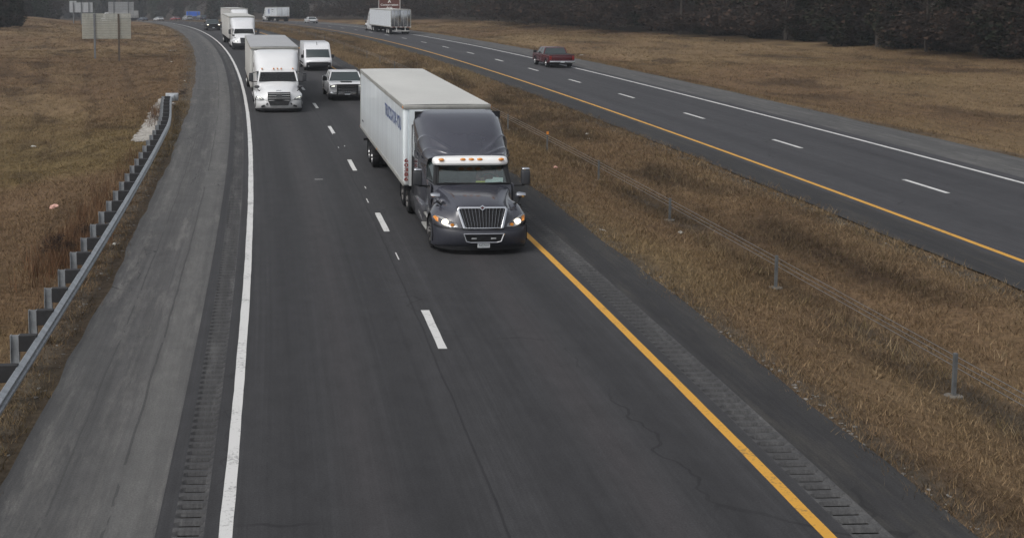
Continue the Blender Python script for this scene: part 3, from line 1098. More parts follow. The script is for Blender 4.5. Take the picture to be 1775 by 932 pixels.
# edge of the wood beyond the far carriageway, tree by tree
L_CED = 'dark cedar at the wood edge beyond the far carriageway'
G_CED = 'cedars along the wood edge'
L_BAR = 'leafless brown tree at the wood edge beyond the far carriageway'
G_BAR = 'bare trees along the wood edge'
for px, py, k, sc in ((722, 23, 'cedar', 1.0), (745, 22, 'bare', .9), (768, 22, 'cedar', .95), (792, 21, 'bare', 1), (812, 21, 'cedar', 1.1), (838, 21, 'bare', .9), (858, 22, 'cedar', .9),
                      (884, 26, 'cedar', 1.0), (902, 31, 'cedar', .95), (925, 34, 'bare', 1.0), (948, 38, 'cedar', .9), (972, 43, 'cedar', 1.05), (996, 45, 'cedar', 1.0),
                      (1024, 45, 'cedar', 1.05), (1044, 43, 'cedar', .9), (1066, 40, 'bare', 1), (1090, 40, 'bare', .9), (1112, 44, 'bare', .9), (1138, 52, 'cedar', 1.0),
                      (1160, 54, 'cedar', .9), (1200, 56, 'bare', 1), (1222, 60, 'cedar', 1.0), (1255, 62, 'cedar', 1.1), (1290, 60, 'bare', .9), (1325, 66, 'cedar', 1.0),
                      (1362, 70, 'bare', 1), (1395, 72, 'cedar', 1.1), (1440, 76, 'bare', .9), (1475, 80, 'cedar', 1), (1520, 82, 'bare', 1), (1560, 86, 'cedar', 1.1),
                      (1605, 90, 'bare', .9), (1650, 92, 'cedar', 1.05), (1700, 96, 'bare', 1), (1745, 98, 'cedar', 1.1), (1785, 100, 'cedar', 1)):
    plant_px(k, px, py, L_CED if k == 'cedar' else L_BAR, 'tree', G_CED if k == 'cedar' else G_BAR, sc=sc)
r = plant_px('bare', 1178, 61, 'small tree with a clear trunk standing in front of the wood edge', 'tree', None, sc=0.55)
for px, py, k, sc in ((545, 26, 'bare', .9), (566, 24, 'cedar', .9), (590, 22, 'cedar', .9), (612, 22, 'bare', .9), (636, 21, 'cedar', 1), (700, 22, 'cedar', .9)):
    plant_px(k, px, py, 'tree on the brown bank behind the far curve of the road', 'tree', 'trees on the bank at the curve', sc=sc)
# dark evergreens at the left edge of the field
for px, py, sc in ((6, 48, 1.0), (26, 46, .95), (-20, 50, 1.0), (46, 24, .75)):
    plant_px('cedar', px, py, 'dense dark evergreen in the clump beside the brown field', 'tree', 'evergreen clump by the field', sc=sc)
for px, py, sc in ((70, 20, .8), (86, 19, .8), (104, 19, .7)):
    plant_px('bare', px, py, 'leafless tree behind the crest of the brown field', 'tree', 'bare trees behind the field crest', sc=sc)


# the wood behind reads as one mass
def mass(name, spots_, label):
    Vs, Ts, mbt = [], [], []
    for (kind, s, d, sc) in spots_:
        tk, cr = random.choice(KINDS[kind])
        for me, isleaf in ((cr, True), (tk, False)):
            k = len(me.vertices)
            co = np.empty(3 * k, np.float32)
            me.vertices.foreach_get('co', co)
            co = co.reshape(-1, 3)
            a = random.uniform(0, 6.28)
            R = np.array([[math.cos(a), -math.sin(a), 0], [math.sin(a), math.cos(a), 0], [0, 0, 1]])
            co = co @ R.T * sc + np.array(spot(s, d))
            if isleaf:
                tt = np.empty(4 * k, np.float32)
                me.attributes['tint'].data.foreach_get('color', tt)
                V = co.reshape(-1, 3, 3)
                T = tt.reshape(-1, 3, 4)[:, 0, :3]
                keep = RNG.uniform(0, 1, len(V)) < 0.4
                ctr = V[keep].mean(1, keepdims=True)
                Vs.append(ctr + (V[keep] - ctr) * 1.6)
                Ts.append(T[keep])
    o = tris_object(name, np.concatenate(Vs), np.concatenate(Ts), M_LEAF)
    o['label'] = label
    return o


sp_ = []
for k in range(95):
    s = random.uniform(80, 330)
    d = float(treeline(s)) + 5 + random.uniform(0, 26)
    sp_.append((random.choice(['cedar', 'bare', 'bare', 'cedar', 'pine']), s, d, random.uniform(0.8, 1.2)))
for k in range(110):
    s = random.uniform(70, 330)
    sp_.append(('brush', s, float(treeline(s)) + random.uniform(-3.5, 4), random.uniform(0.5, 1.15)))
for k in range(40):
    s = random.uniform(75, 330)
    sp_.append(('bare', s, float(treeline(s)) + random.uniform(0, 5), random.uniform(0.6, 1.25)))
mass('right_wood', sp_, 'dark mixed wood behind the field right of the road')
sp_ = []
for k in range(150):
    s = random.uniform(330, 560)
    d = random.uniform(36, 110) if random.random() < 0.75 else random.uniform(-95, -24)
    if d < 0 and s < 360:
        s += 90
    sp_.append((random.choice(['bare', 'pine', 'bare', 'cedar']), s, d, random.uniform(0.85, 1.25)))
for k in range(60):
    s = random.uniform(225, 420)
    sp_.append((random.choice(['bare', 'bare', 'pine', 'cedar']), s, -random.uniform(58, 110), random.uniform(0.8, 1.2)))
for k in range(110):
    s = random.uniform(285, 430)
    sp_.append((random.choice(['bare', 'bare', 'pine', 'bare', 'cedar']), s, -random.uniform(16 + (s < 340) * 6, 70), random.uniform(0.7, 1.1)))
mass('far_wood', sp_, 'misty far wood of pines and bare trees closing the view')


# ------------------------------------------------------------------ guardrail, cable barrier, signs
def wbeam(s0, s1, d_of):
    pr = [(0.0, 0.47), (0.012, 0.485), (0.075, 0.53), (0.083, 0.56), (0.075, 0.59), (0.018, 0.625), (0.018, 0.655), (0.075, 0.69), (0.083, 0.72), (0.075, 0.75), (0.012, 0.795), (0.0, 0.81)]
    pr = pr + [(a - 0.012, z) for a, z in pr[::-1]]
    ss = np.linspace(s0, s1, max(2, int((s1 - s0) / 0.95) + 1))
    rows = []
    for s in ss:
        R = []
        for a, z in pr:
            x, y = plan(s, d_of(s) + a)
            R.append((float(x), float(y), float(prof(s)) - 0.05 + z))
        rows.append(R + [R[0]])
    mb = MB()
    mb.grid(rows)
    return mb


def rail_d(s):
    return -3.50 - 0.50 * float(sstep(60, 77, s))


gr = empty('guardrail', spot(45, -3.7))
tag(gr, 'galvanised steel guardrail with black blockouts along the outer shoulder', 'guardrail')


def under(o, root):
    """keep world-built geometry in place under a root that has a location"""
    o.parent = root
    o.matrix_parent_inverse = root.matrix_world.inverted() if False else __import__('mathutils').Matrix.Translation(root.location).inverted()
    return o


S_RAIL0, POST = 10.9, 1.873
k = 0
s = S_RAIL0
while s < 75.5:
    e = min(s + 2 * POST, 75.6)
    under(wbeam(s, e + 0.05 if e < 75.5 else e, rail_d).build('rail_section', M_GALV), gr)
    s += 2 * POST
i = 0
s = S_RAIL0 + 0.3
while s < 75.8:
    d = rail_d(s)
    dx = float(dxw(s))
    nr = Vector((1, -dx, 0)).normalized()
    tg = Vector((dx, 1, 0)).normalized()
    zb = float(ground_h(s, d - 0.3))
    c0 = Vector((*[float(q) for q in plan(s, d - 0.235)], 0))

    def obox(mb, c, hx, hy, z0, z1):
        p = [c + nr * a * hx + tg * bq * hy for a, bq in ((-1, -1), (1, -1), (1, 1), (-1, 1))]
        mb.hexa([(q.x, q.y, z0) for q in p] + [(q.x, q.y, z1) for q in p])
    top = float(prof(s)) + 0.80 + random.uniform(-.015, .015)
    mb = MB()
    cpost = c0 - nr * 0.155
    obox(mb, cpost - nr * 0.07, 0.006, 0.052, zb - 0.6, top)
    obox(mb, cpost + nr * 0.07, 0.006, 0.052, zb - 0.6, top)
    obox(mb, cpost, 0.066, 0.005, zb - 0.6, top - 0.002)
    under(mb.build('post', M_GALV_POST), gr)
    mb = MB()
    obox(mb, c0 + nr * 0.075, 0.155, 0.075, top - 0.36, top + 0.005)
    under(mb.build('blockout', M_BLOCK, bevel=0.006, seg=1), gr)
    s += POST
# impact head at the end of the rail
s = 76.0
p = road_pt(s, rail_d(s) + 0.04)
hx, hy = Vector((1, -float(dxw(s)), 0)).normalized(), Vector((float(dxw(s)), 1, 0)).normalized()
mb = MB()
for (a0, a1, b0, b1, z0, z1) in ((-0.30, 0.30, 0.0, 0.22, 0.42, 0.88), (-0.34, 0.34, 0.22, 0.27, 0.38, 0.92), (-0.12, 0.14, -0.75, 0.0, 0.45, 0.83)):
    q = [Vector(p) + hx * a + hy * bb for a, bb in ((a0, b0), (a1, b0), (a1, b1), (a0, b1))]
    mb.hexa([(v.x, v.y, p[2] - 0.05 + z0) for v in q] + [(v.x, v.y, p[2] - 0.05 + z1) for v in q])
under(mb.build('impact_head', mat('pale_galvanised_head', (0.50, 0.52, 0.54), 0.4, metal=0.6, var=0.2, vscale=5), bevel=0.02), gr)

cb = empty('cable_barrier', spot(50, 11.7))
tag(cb, 'three strand steel cable barrier on thin posts along the grass median', 'barrier')
CB_D = 12.15
cab_s = [14.5 + 8.55 * q for q in range(40)]
for hgt in (0.52, 0.64, 0.76):
    pth = []
    for s in np.arange(8, 352, 4.0):
        x, y = plan(s, CB_D + 0.03)
        pth.append((float(x), float(y), float(ground_h(s, CB_D)) * 0 + float(prof(s)) - 0.30 + hgt))
    under(MB().tube(pth, 0.0085, 5).build('cable', M_CABLE, fix=False), cb)
for q, s in enumerate(cab_s):
    x, y = [float(t) for t in plan(s, CB_D)]
    z0 = float(ground_h(s, CB_D))
    zt = float(prof(s)) - 0.30 + 0.84
    mb = MB()
    mb.box(x - 0.028, x + 0.028, y - 0.04, y + 0.04, z0 - 0.3, zt)
    po = under(mb.build('post', mat('dull_barrier_post', (0.105, 0.11, 0.112), 0.8, metal=0.2, var=0.3, vscale=5)), cb)
    mb = MB()
    mb.lathe([(0, 0.17), (0.05, 0.16), (0.06, 0.10)], (x, y, z0 - 0.02), 'z', 10)
    f = mb.build('footing', mat('concrete_footing', (0.12, 0.11, 0.095), 0.9, var=0.3, vscale=6))
    f.parent = po
    if q in (5, 9):
        mb = MB()
        mb.box(x - 0.045, x + 0.045, y - 0.062, y - 0.052, zt - 0.02, zt + 0.13)
        f = mb.build('reflector', M_AMBER)
        f.parent = po


def board_sign(name, x, y, wdt, z0, z1, posts, rz, face, zb, label, planks=0, postmats=None, tab=None, facing=1):
    """sign on steel posts: heights real, above 0; x,y centre; built in own frame"""
    r = empty(name, (x, y, 0), rz)
    tag(r, label, 'road sign')
    if planks:
        hh = (z1 - z0) / planks
        me = None
        for q in range(planks):
            mb = MB()
            mb.box(-wdt / 2, wdt / 2, -0.02, 0.02, z0 + q * hh + 0.03, z0 + (q + 1) * hh - 0.05)
            mb.box(-wdt / 2, wdt / 2, -0.085, 0.02, z0 + (q + 1) * hh - 0.05, z0 + (q + 1) * hh - 0.004)
            mb.build('sign_plank', face, r)
    else:
        MB().box(-wdt / 2, wdt / 2, -0.02, 0.02, z0, z1).build('sign_panel', face, r)
    for q, px in enumerate(posts):
        pm = (postmats or [M_SIGNPOST] * 9)[q]
        mb = MB()
        for a, bq in (((-0.075, 0.075), (-0.17, -0.155)), ((-0.075, 0.075), (-0.06, -0.047)), ((-0.007, 0.007), (-0.155, -0.06))):
            mb.box(px + a[0], px + a[1], facing * bq[0], facing * bq[1], zb[q] - 0.4, z1 - 0.03 if tab is None else z1)
        mb.build('post', pm, r)
    if tab:
        MB().box(tab[0], tab[1], -0.02, 0.02, z1 + 0.01, z1 + tab[2]).build('sign_tab', face, r)
    return r


q1, q2 = at(161, 104), at(211, 104)
sx, sy = (q1[0][0] + q2[0][0]) / 2, (q1[0][1] + q2[0][1]) / 2
kk = sy / 119.3
board_sign('road_sign', -19.98 * kk, sy, 4.06 * kk, 6.736 / SZ - (6.736 / SZ - 2.20) * kk, 6.736 / SZ - (6.736 / SZ - 4.92) * kk, [q1[0][0] + 19.98 * kk, q2[0][0] + 19.98 * kk],
           0.0, M_SIGNBACK, [q1[0][2] / SZ, q2[0][2] / SZ], 'large ribbed aluminium sign back on two posts in the field', planks=15, postmats=[M_SIGNPOST, M_RUSTPOST])
board_sign('road_sign', -43.45, 235, 3.80, 1.55, 3.62, [-1.25, 0.05, 1.28], 0.0, M_SIGNBACK2, [float(spot(232, -16).z) / SZ - 0.2] * 3,
           'far grey sign back on three posts with a small tab on top', tab=(-1.9, -0.75, 0.30))
board_sign('road_sign', -36.9, 235, 4.15, 1.18, 3.72, [-1.15, 1.2], 0.0, M_SIGNBACK2, [float(spot(233, -9).z) / SZ - 0.2] * 2,
           'far grey ribbed sign back on two posts behind the nearer sign', planks=8)
r = board_sign('road_sign', -42.7, 400, 3.85, -4.75, -3.05, [-1.2, 1.2], 0.0, M_BLUE, [-8.5, -8.5], 'blue information sign beside the far curve of the road')
for (x0, x1, z0, z1) in ((-1.93, 1.93, -3.09, -3.03), (-1.93, 1.93, -4.77, -4.71), (-1.93, -1.87, -4.71, -3.09), (1.87, 1.93, -4.71, -3.09)):
    MB().box(x0, x1, -0.035, -0.021, z0, z1).build('border', mat('pale_blue_border', (0.35, 0.45, 0.7), 0.5), r)
BZ0, BZ1 = 1.25, 4.75
r = board_sign('road_sign', 7.12, 236, 3.55, BZ0, BZ1, [-1.2, 1.2], 0.0, M_BROWN, [float(spot(237, 33.5).z) / SZ] * 2, 'brown recreation sign with white lettering beside the far carriageway', facing=-1)
for (x0, x1, z0, z1) in ((-1.775, -1.70, BZ0, BZ1), (1.70, 1.775, BZ0, BZ1), (-1.70, 1.70, BZ0, BZ0 + 0.07), (-1.70, 1.70, BZ1 - 0.07, BZ1)):
    MB().box(x0, x1, -0.034, -0.021, z0, z1).build('border', M_SIGNWHITE, r)
text('lettering', 'Conservation', M_SIGNWHITE, r, (0, -0.03, 2.92), (1, 0, 0), (0, 0, 1), width=2.9, height=0.42, bold=0.02, align='CENTER')
text('lettering', 'Area', M_SIGNWHITE, r, (0, -0.03, 2.36), (1, 0, 0), (0, 0, 1), width=0.98, height=0.42, bold=0.02, align='CENTER')
mb = MB()
mb.add([(-0.28, -0.032, 3.55), (-0.12, -0.032, 3.55), (0.0, -0.032, 3.86), (0.12, -0.032, 3.55), (0.28, -0.032, 3.55), (0.06, -0.032, 4.12), (-0.06, -0.032, 4.12)], [(0, 1, 2, 6), (2, 3, 4, 5), (2, 5, 6)])
mb.build('pictogram', M_SIGNWHITE, r, fix=False)


# ------------------------------------------------------------------ vehicles: +y is forward, front face at y = 0, u = distance behind it
def P(x, u, z):
    return (x, -u, z)


def place(root, s, d, along, z=0.0, at_s=None):
    """stand a vehicle on the road; along = +1 travels away with the far traffic, -1 towards the overpass"""
    x, y, zz = road_pt(s, d)
    dx = float(dxw(at_s if at_s else s))
    th = math.atan2(1, dx) - math.pi / 2
    g = float(prof(s + 8) - prof(s)) / 8 * SZ
    root.location = (x, y, zz * SZ + z)
    root.rotation_euler = (math.atan(g) if along > 0 else -math.atan(g), 0, th if along > 0 else th + math.pi)


def wheel(root, x, u, r=0.52, w=0.30, side=1, rim=None, dual=False, hub=True):
    """tyre with its rim; side = +1 is the +x flank"""
    for k in range(2 if dual else 1):
        cx = x - side * k * (w + 0.05)
        c = P(cx, u, r)
        h = w / 2
        o = MB().lathe([(-h, r * 0.60), (-h, r * 0.86), (-h * 0.86, r * 0.965), (-h * 0.6, r), (-h * 0.2, r), (-h * 0.17, r * .98), (h * 0.17, r * .98), (h * 0.2, r), (h * 0.6, r), (h * 0.86, r * 0.965), (h, r * 0.86), (h, r * 0.60)],
                       c, 'x', 26, caps=False).build('wheel', M_TYRE, root)
        if k == 0:
            t = side * h
            inn = -0.10 * r / .52 if dual else 0.02
            o2 = MB().lathe([(t * 0.96, r * 0.62), (t * 0.90, r * 0.56), (t + side * (-0.02 + inn), r * 0.50), (t + side * (-0.05 + inn), r * 0.30), (t + side * (0.0 + inn * .5), r * 0.26), (t + side * (0.05 + inn * .3), r * 0.18), (t + side * (0.06 + inn * .3), 0.01)],
                            c, 'x', 20, caps=False).build('rim', rim or M_RIM, o)
            if hub and r > 0.45:
                mb = MB()
                for q in range(10):
                    a = 2 * math.pi * q / 10
                    mb.tube([(cx + t + side * (-0.04 + inn), -u + math.cos(a) * r * 0.36, r + math.sin(a) * r * 0.36), (cx + t + side * (0.02 + inn), -u + math.cos(a) * r * 0.36, r + math.sin(a) * r * 0.36)], 0.025, 5)
                mb.build('wheel_nuts', M_CHROME, o, fix=False)['kind'] = 'stuff'


def trailer(name, label, L=16.15, top=4.06, skin=None, roof=None, front=None, tandem=(2.6, 3.85), group=None, side_n=13, bottom=1.12, rear=None, ribs=True, wdt=1.295, rimm=None):
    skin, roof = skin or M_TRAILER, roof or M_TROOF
    r = empty(name)
    tag(r, label, 'trailer', group)
    w = wdt
    # inner box closes the joints between the panels
    MB().box(-w + 0.02, w - 0.02, -L + 0.05, -0.05, bottom + 0.02, top - 0.03).build('box_body', skin, r)
    pl = (L - 0.5) / side_n
    for sd_ in (1, -1):
        for k in range(side_n):
            y1 = -0.25 - k * pl
            x0, x1 = sorted((sd_ * (w - 0.02), sd_ * w))
            MB().box(x0, x1, y1 - pl + 0.012, y1 - 0.012, bottom + 0.16, top - 0.18).build('side_panel', skin, r)
        x0, x1 = sorted((sd_ * (w - 0.03), sd_ * (w + 0.012)))
        MB().box(x0, x1, -L, -0.02, top - 0.18, top - 0.01).build('top_rail', M_ALU, r, bevel=0.012)
        MB().box(x0, x1, -L, -0.02, bottom, bottom + 0.16).build('bottom_rail', M_ALU, r, bevel=0.01)
        x0, x1 = sorted((sd_ * (w - 0.18), sd_ * (w + 0.006)))
        MB().box(x0, x1, -0.25, 0.0, bottom + 0.005, top - 0.015).build('corner_post', front or skin, r, bevel=0.07, seg=3)
        x0, x1 = sorted((sd_ * (w + 0.003), sd_ * (w + 0.025)))
        MB().box(x0, x1, -0.16, -0.04, top - 0.14, top - 0.06).build('marker_light', M_AMBER, r)
        MB().box(x0, x1, -L * 0.52 - 0.1, -L * 0.52, bottom + 0.05, bottom + 0.11).build('marker_light', M_AMBER, r)
        MB().box(x0, x1, -L + 0.05, -L + 0.17, bottom + 0.05, bottom + 0.11).build('marker_light', M_RED, r)
    MB().box(-w + 0.16, w - 0.16, -0.06, 0.02, bottom + 0.01, top - 0.17).build('front_wall', front or skin, r)
    MB().box(-w, w, -0.10, 0.03, top - 0.17, top - 0.012).build('front_rail', M_ALU, r, bevel=0.02)
    # roof sheet, slightly crowned, with bow lines
    rows = []
    nb = 27
    for k in range(nb * 2 + 1):
        y = -0.03 - (L - 0.06) * k / (nb * 2)
        dip = 0.0 if k % 2 == 0 else -0.006
        rows.append([(xx, y, top - 0.004 + 0.018 * (1 - (xx / w) ** 2) + dip) for xx in (-w, -w * .7, -w * .35, 0, w * .35, w * .7, w)])
    MB().grid(rows).build('roof', roof, r, fix=False, smooth=60)
    # underside, landing gear, tandem
    MB().box(-0.55, 0.55, -L + 0.3, -0.4, bottom - 0.16, bottom).build('floor_beams', M_CHASSIS, r)
    for sd_ in (1, -1):
        mb = MB()
        mb.box(sd_ * 0.75 - 0.06, sd_ * 0.75 + 0.06, -2.85, -2.7, 0.42, bottom)
        mb.box(sd_ * 0.75 - 0.13, sd_ * 0.75 + 0.13, -2.9, -2.65, 0.38, 0.43)
        mb.build('landing_leg', M_CHASSIS, r)
        for tu in tandem:
            wheel(r, sd_ * (w - 0.16), L - tu, 0.50, 0.27, sd_, rimm or M_RIM_WHITE, dual=True, hub=False)
        MB().box(sd_ * (w - 0.62), sd_ * (w - 0.02), -L + tandem[0] - 0.72, -L + tandem[0] - 0.70, 0.22, 1.0).build('mud_flap', M_BLACK, r)
    mb = MB()
    for tu in tandem:
        mb.tube([P(-w + 0.2, L - tu, 0.5), P(w - 0.2, L - tu, 0.5)], 0.08, 8)
    mb.box(-0.5, 0.5, -L + tandem[1] - 1.1 - 1.0, -L + tandem[0] + 0.6, 0.75, bottom - 0.15)
    mb.build('bogie', M_CHASSIS, r)
    # rear doors and bumper
    for sd_ in (1, -1):
        x0, x1 = sorted((sd_ * 0.01, sd_ * (w - 0.07)))
        dr = MB().box(x0, x1, -L - 0.03, -L + 0.04, bottom + 0.12, top - 0.12).build('rear_door', rear or skin, r, bevel=0.015)
        for xx in (0.35, 0.85):
            MB().tube([(sd_ * xx, -L - 0.055, bottom + 0.05), (sd_ * xx, -L - 0.055, top - 0.06)], 0.018, 6).build('lock_rod', M_ALU, dr)
    for (x0, x1, z0, z1) in ((-w, w, top - 0.12, top - 0.012), (-w, w, bottom - 0.02, bottom + 0.12), (-w, -w + 0.07, bottom + 0.12, top - 0.12), (w - 0.07, w, bottom + 0.12, top - 0.12)):
        MB().box(x0, x1, -L - 0.05, -L + 0.05, z0, z1).build('rear_frame', M_ALU, r)
    mb = MB()
    mb.box(-1.1, 1.1, -L - 0.05, -L + 0.05, 0.48, 0.60)
    for xx in (-0.55, 0.55):
        mb.box(xx - 0.05, xx + 0.05, -L - 0.04, -L + 0.04, 0.60, bottom)
    mb.build('underride_guard', M_RIM_WHITE if rear else M_CHASSIS, r)
    for xx in (-1.05, -0.85, 0.85, 1.05):
        MB().lathe([(0, 0.055), (0.03, 0.05)], (xx, -L - 0.08, bottom + 0.05), 'y', 10).build('tail_light', M_RED, r)
    return r


def driver(root, x, u, z, lean=0.0, mat_=None):
    """seated figure at the wheel, one continuous skin"""
    J = [(0, 0, 0, .17), (0, .02, .28, .17), (0, .03, .50, .16), (0, .03, .60, .075), (0, -.01, .70, .095), (0, -.02, .80, .10), (0, -.01, .90, .07),
         (-.20, .02, .50, .085), (-.26, -.16, .28, .06), (-.16, -.40, .34, .048), (.20, .02, .50, .085), (.27, -.14, .26, .06), (.14, -.42, .36, .048),
         (-.11, -.20, .0, .10), (-.13, -.48, .04, .08), (.11, -.20, .0, .10), (.13, -.48, .04, .08)]
    Ed = [(0, 1), (1, 2), (2, 3), (3, 4), (4, 5), (5, 6), (2, 7), (7, 8), (8, 9), (2, 10), (10, 11), (11, 12), (0, 13), (13, 14), (0, 15), (15, 16)]
    me = bpy.data.meshes.new('person')
    me.from_pydata([(x + a, -(u + bq), (z + cc) * SZ) for a, bq, cc, _ in J], Ed, [])
    o = mesh_obj('person', me)
    sk = o.modifiers.new('skin', 'SKIN')
    for v, (_, _, _, rr) in zip(me.skin_vertices[0].data, J):
        v.radius = (rr, rr)
    me.skin_vertices[0].data[0].use_root = True
    o.modifiers.new('round', 'SUBSURF').render_levels = 2
    me.materials.append(mat_ or M_SHIRT)
    # bare head and hands by height along the one surface
    return o


def fine_rows(rows, nr_, nc_):
    """Catmull-Rom refinement of a coarse control grid"""
    def cr(A, t):
        m = len(A)
        i = np.clip(np.floor(t).astype(int), 0, m - 2)
        f = (t - i).reshape((-1,) + (1,) * (A.ndim - 1))
        p0, p1, p2, p3 = A[np.clip(i - 1, 0, m - 1)], A[i], A[i + 1], A[np.clip(i + 2, 0, m - 1)]
        return 0.5 * (2 * p1 + (p2 - p0) * f + (2 * p0 - 5 * p1 + 4 * p2 - p3) * f ** 2 + (3 * p1 - p0 - 3 * p2 + p3) * f ** 3)
    A = np.array(rows, float)
    A = cr(A, np.linspace(0, len(rows) - 1, nr_))
    A = cr(A.transpose(1, 0, 2), np.linspace(0, A.shape[1] - 1, nc_)).transpose(1, 0, 2)
    A[:, 0, 0] = 0
    return [[tuple(p) for p in R] for R in A.tolist()]


def tractor(st, label, group=None):
    r = empty('semi_tractor')
    tag(r, label, 'truck', group)
    pt, bump_m = st['paint'], st['bumper']
    MB().box(-0.43, -0.35, -8.35, -0.4, 0.62, 0.92).build('frame_rail', M_CHASSIS, r)
    MB().box(0.35, 0.43, -8.35, -0.4, 0.62, 0.92).build('frame_rail', M_CHASSIS, r)
    MB().box(-0.85, 0.85, -2.2, -0.45, 0.75, 1.05).build('engine_tray', M_CHASSIS, r)
    hood = MB().grid([[P(*q) for q in R] for R in st['hood']], mirror=True).build('hood', pt, r, sub=2, fix=True, smooth=50)
    # bumper: rows from the top edge to the lower lip
    bx = [0, .3, .6, .85, 1.02, 1.15, 1.19]
    bu = [0, .012, .05, .14, .28, .50, .82]
    rows = []
    for (zz, off, cz) in st['bumper_rows']:
        rows.append([P(x, u + off, zz + cz * (i / 6.0) ** 1.5) for i, (x, u) in enumerate(zip(bx, bu))])
    MB().grid(rows, mirror=True).build('bumper', bump_m, r, sub=2)
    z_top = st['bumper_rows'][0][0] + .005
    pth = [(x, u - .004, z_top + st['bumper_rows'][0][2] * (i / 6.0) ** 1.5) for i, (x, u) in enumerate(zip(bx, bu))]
    MB().tube([P(-x, u, z) for x, u, z in pth[:0:-1]] + [P(*q) for q in pth], .014, 5).build('bumper_gap_shade', M_BLACK, r)  # black strip stands in for the shade between bumper and hood
    MB().grid([[P(x * .97, u + .06, zz) for x, u in zip(bx, bu)] for zz in (.30, .15)], mirror=True).build('air_dam', M_BLACK, r)
    # cab shell: lower body, roof, pillars and an open greenhouse behind clear glass
    zb, zt = st['ws_z']
    ub, ut = st['ws_u']
    wb_, wt_ = st['ws_w']
    mb = MB()
    mb.hexa([P(-1.06, 3.0, .75), P(1.06, 3.0, .75), P(1.02, 1.80, .75), P(-1.02, 1.80, .75), P(-1.08, 3.0, zb), P(1.08, 3.0, zb), P(wb_ + .08, ub + .02, zb - .01), P(-wb_ - .08, ub + .02, zb - .01)])
    mb.build('cab_lower', pt, r, bevel=0.03)
    mb = MB()
    mb.hexa([P(-1.08, 3.1, zt), P(1.08, 3.1, zt), P(wt_ + .08, ut - .02, zt), P(-wt_ - .08, ut - .02, zt), P(-1.04, 3.1, zt + .3), P(1.04, 3.1, zt + .3), P(wt_, ut + .12, zt + .26), P(-wt_, ut + .12, zt + .26)])
    mb.build('cab_roof', pt, r, bevel=0.03)
    for sd_ in (1, -1):
        mb = MB()
        a0, a1 = P(sd_ * (wb_ + .03), ub + .03, zb - .02), P(sd_ * (wt_ + .03), ut + .03, zt + .03)
        q = []
        for (px, py, pz) in (a0, a1):
            q += [(px - .05, py - .10, pz), (px + .05, py - .10, pz), (px + .05, py + .03, pz), (px - .05, py + .03, pz)]
        mb.hexa(q)
        mb.build('pillar', M_BLACK if st.get('black_pillar') else pt, r, bevel=0.012)
        x0, x1 = sorted((sd_ * 0.98, sd_ * 1.08))
        MB().box(x0, x1, -3.1, -2.92, zb - .02, zt + .02).build('pillar', pt, r)
        # side window and door
        MB().slab([P(sd_ * (wb_ + .055), ub + .14, zb + .01), P(sd_ * 1.065, 2.93, zb + .01), P(sd_ * 1.065, 2.93, zt - .01), P(sd_ * (wt_ + .055), ut + .12, zt - .01)], 0.012).build('side_window', M_GLASS, r)
        x0, x1 = sorted((sd_ * 1.055, sd_ * 1.085))
        dr = MB().box(x0, x1, -2.95, -1.98, 0.95, zb - .05).build('door', pt, r, bevel=0.01)
        x0, x1 = sorted((sd_ * 1.085, sd_ * 1.11))
        MB().box(x0, x1, -2.85, -2.68, zb - .28, zb - .24).build('handle', M_BLACK, dr)
    MB().slab([P(-wb_, ub, zb), P(wb_, ub, zb), P(wt_, ut, zt), P(-wt_, ut, zt)], 0.012).build('windscreen', M_CLEAR, r)
    for (q0, q1) in (((-wb_, ub, zb + .015), (wb_, ub, zb + .015)), ((-wt_, ut, zt - .02), (wt_, ut, zt - .02)), ((-wb_ + .02, ub, zb), (-wt_ + .02, ut, zt)), ((wb_ - .02, ub, zb), (wt_ - .02, ut, zt))):
        MB().tube([P(*q0), P(*q1)], .028, 6).build('windscreen_seal', M_BLACK, r)
    MB().box(-1.0, 1.0, -2.45, -ub - .06, zb - .22, zb - .03).build('dashboard', M_CABIN, r, bevel=0.03)
    MB().box(-1.03, 1.03, -3.05, -3.0, 0.9, zt).build('cabin_back', M_CABIN, r)
    for sx_ in (-0.48, 0.5):
        mb = MB()
        mb.box(sx_ - .24, sx_ + .24, -2.98, -2.55, 1.45, 1.62)
        mb.box(sx_ - .22, sx_ + .22, -3.0, -2.84, 1.62, 2.28)
        mb.build('seat', M_CABIN, r, bevel=0.04)
    MB().lathe([(-.02, .21), (0, .235), (.02, .21), (0, .19), (-.02, .21)], P(-.5, 2.42, zb + .02), 'y', 18, caps=False).build('steering_wheel', M_BLACK, r)
    for sd_ in (1, -1):          # wipers parked at the foot of the glass
        MB().tube([P(sd_ * .15, ub - .03, zb + .0), P(sd_ * .75, ub + .0, zb + .05)], 0.012, 5).build('wiper', M_BLACK, r)
    # roof fairing and sleeper
    fr_ = fine_rows(st['fairing'], 130 if st.get('swoosh') else 40, 48 if st.get('swoosh') else 24)
    if st.get('swoosh'):
        for i_, R in enumerate(fr_):
            t_ = i_ / (len(fr_) - 1)
            for j_, (x_, u_, z_) in enumerate(R):
                if z_ < 2.6:
                    continue
                k_ = 0
                e_ = float(sstep(.22, .62, abs(x_)))
                for (a0, a1, am) in ((.03, .34, .085), (.10, .48, .075)):
                    tc_ = a0 + a1 * (abs(x_) / 1.1) ** 1.5
                    k_ += am * e_ * (math.exp(-(tc_ - t_) / .075) if t_ < tc_ else math.exp(-(t_ - tc_) / .016))
                R[j_] = (x_ * (1 + .35 * k_), u_ - k_ * .8, z_ + k_ * .35)
    MB().grid([[P(*q) for q in R] for R in fr_], mirror=True).build('roof_fairing', pt, r, smooth=75 if st.get('swoosh') else 50)
    ft = st['fairing'][-1]
    su0, su1 = 3.02, ft[0][1]
    sw = st['sleeper_w']
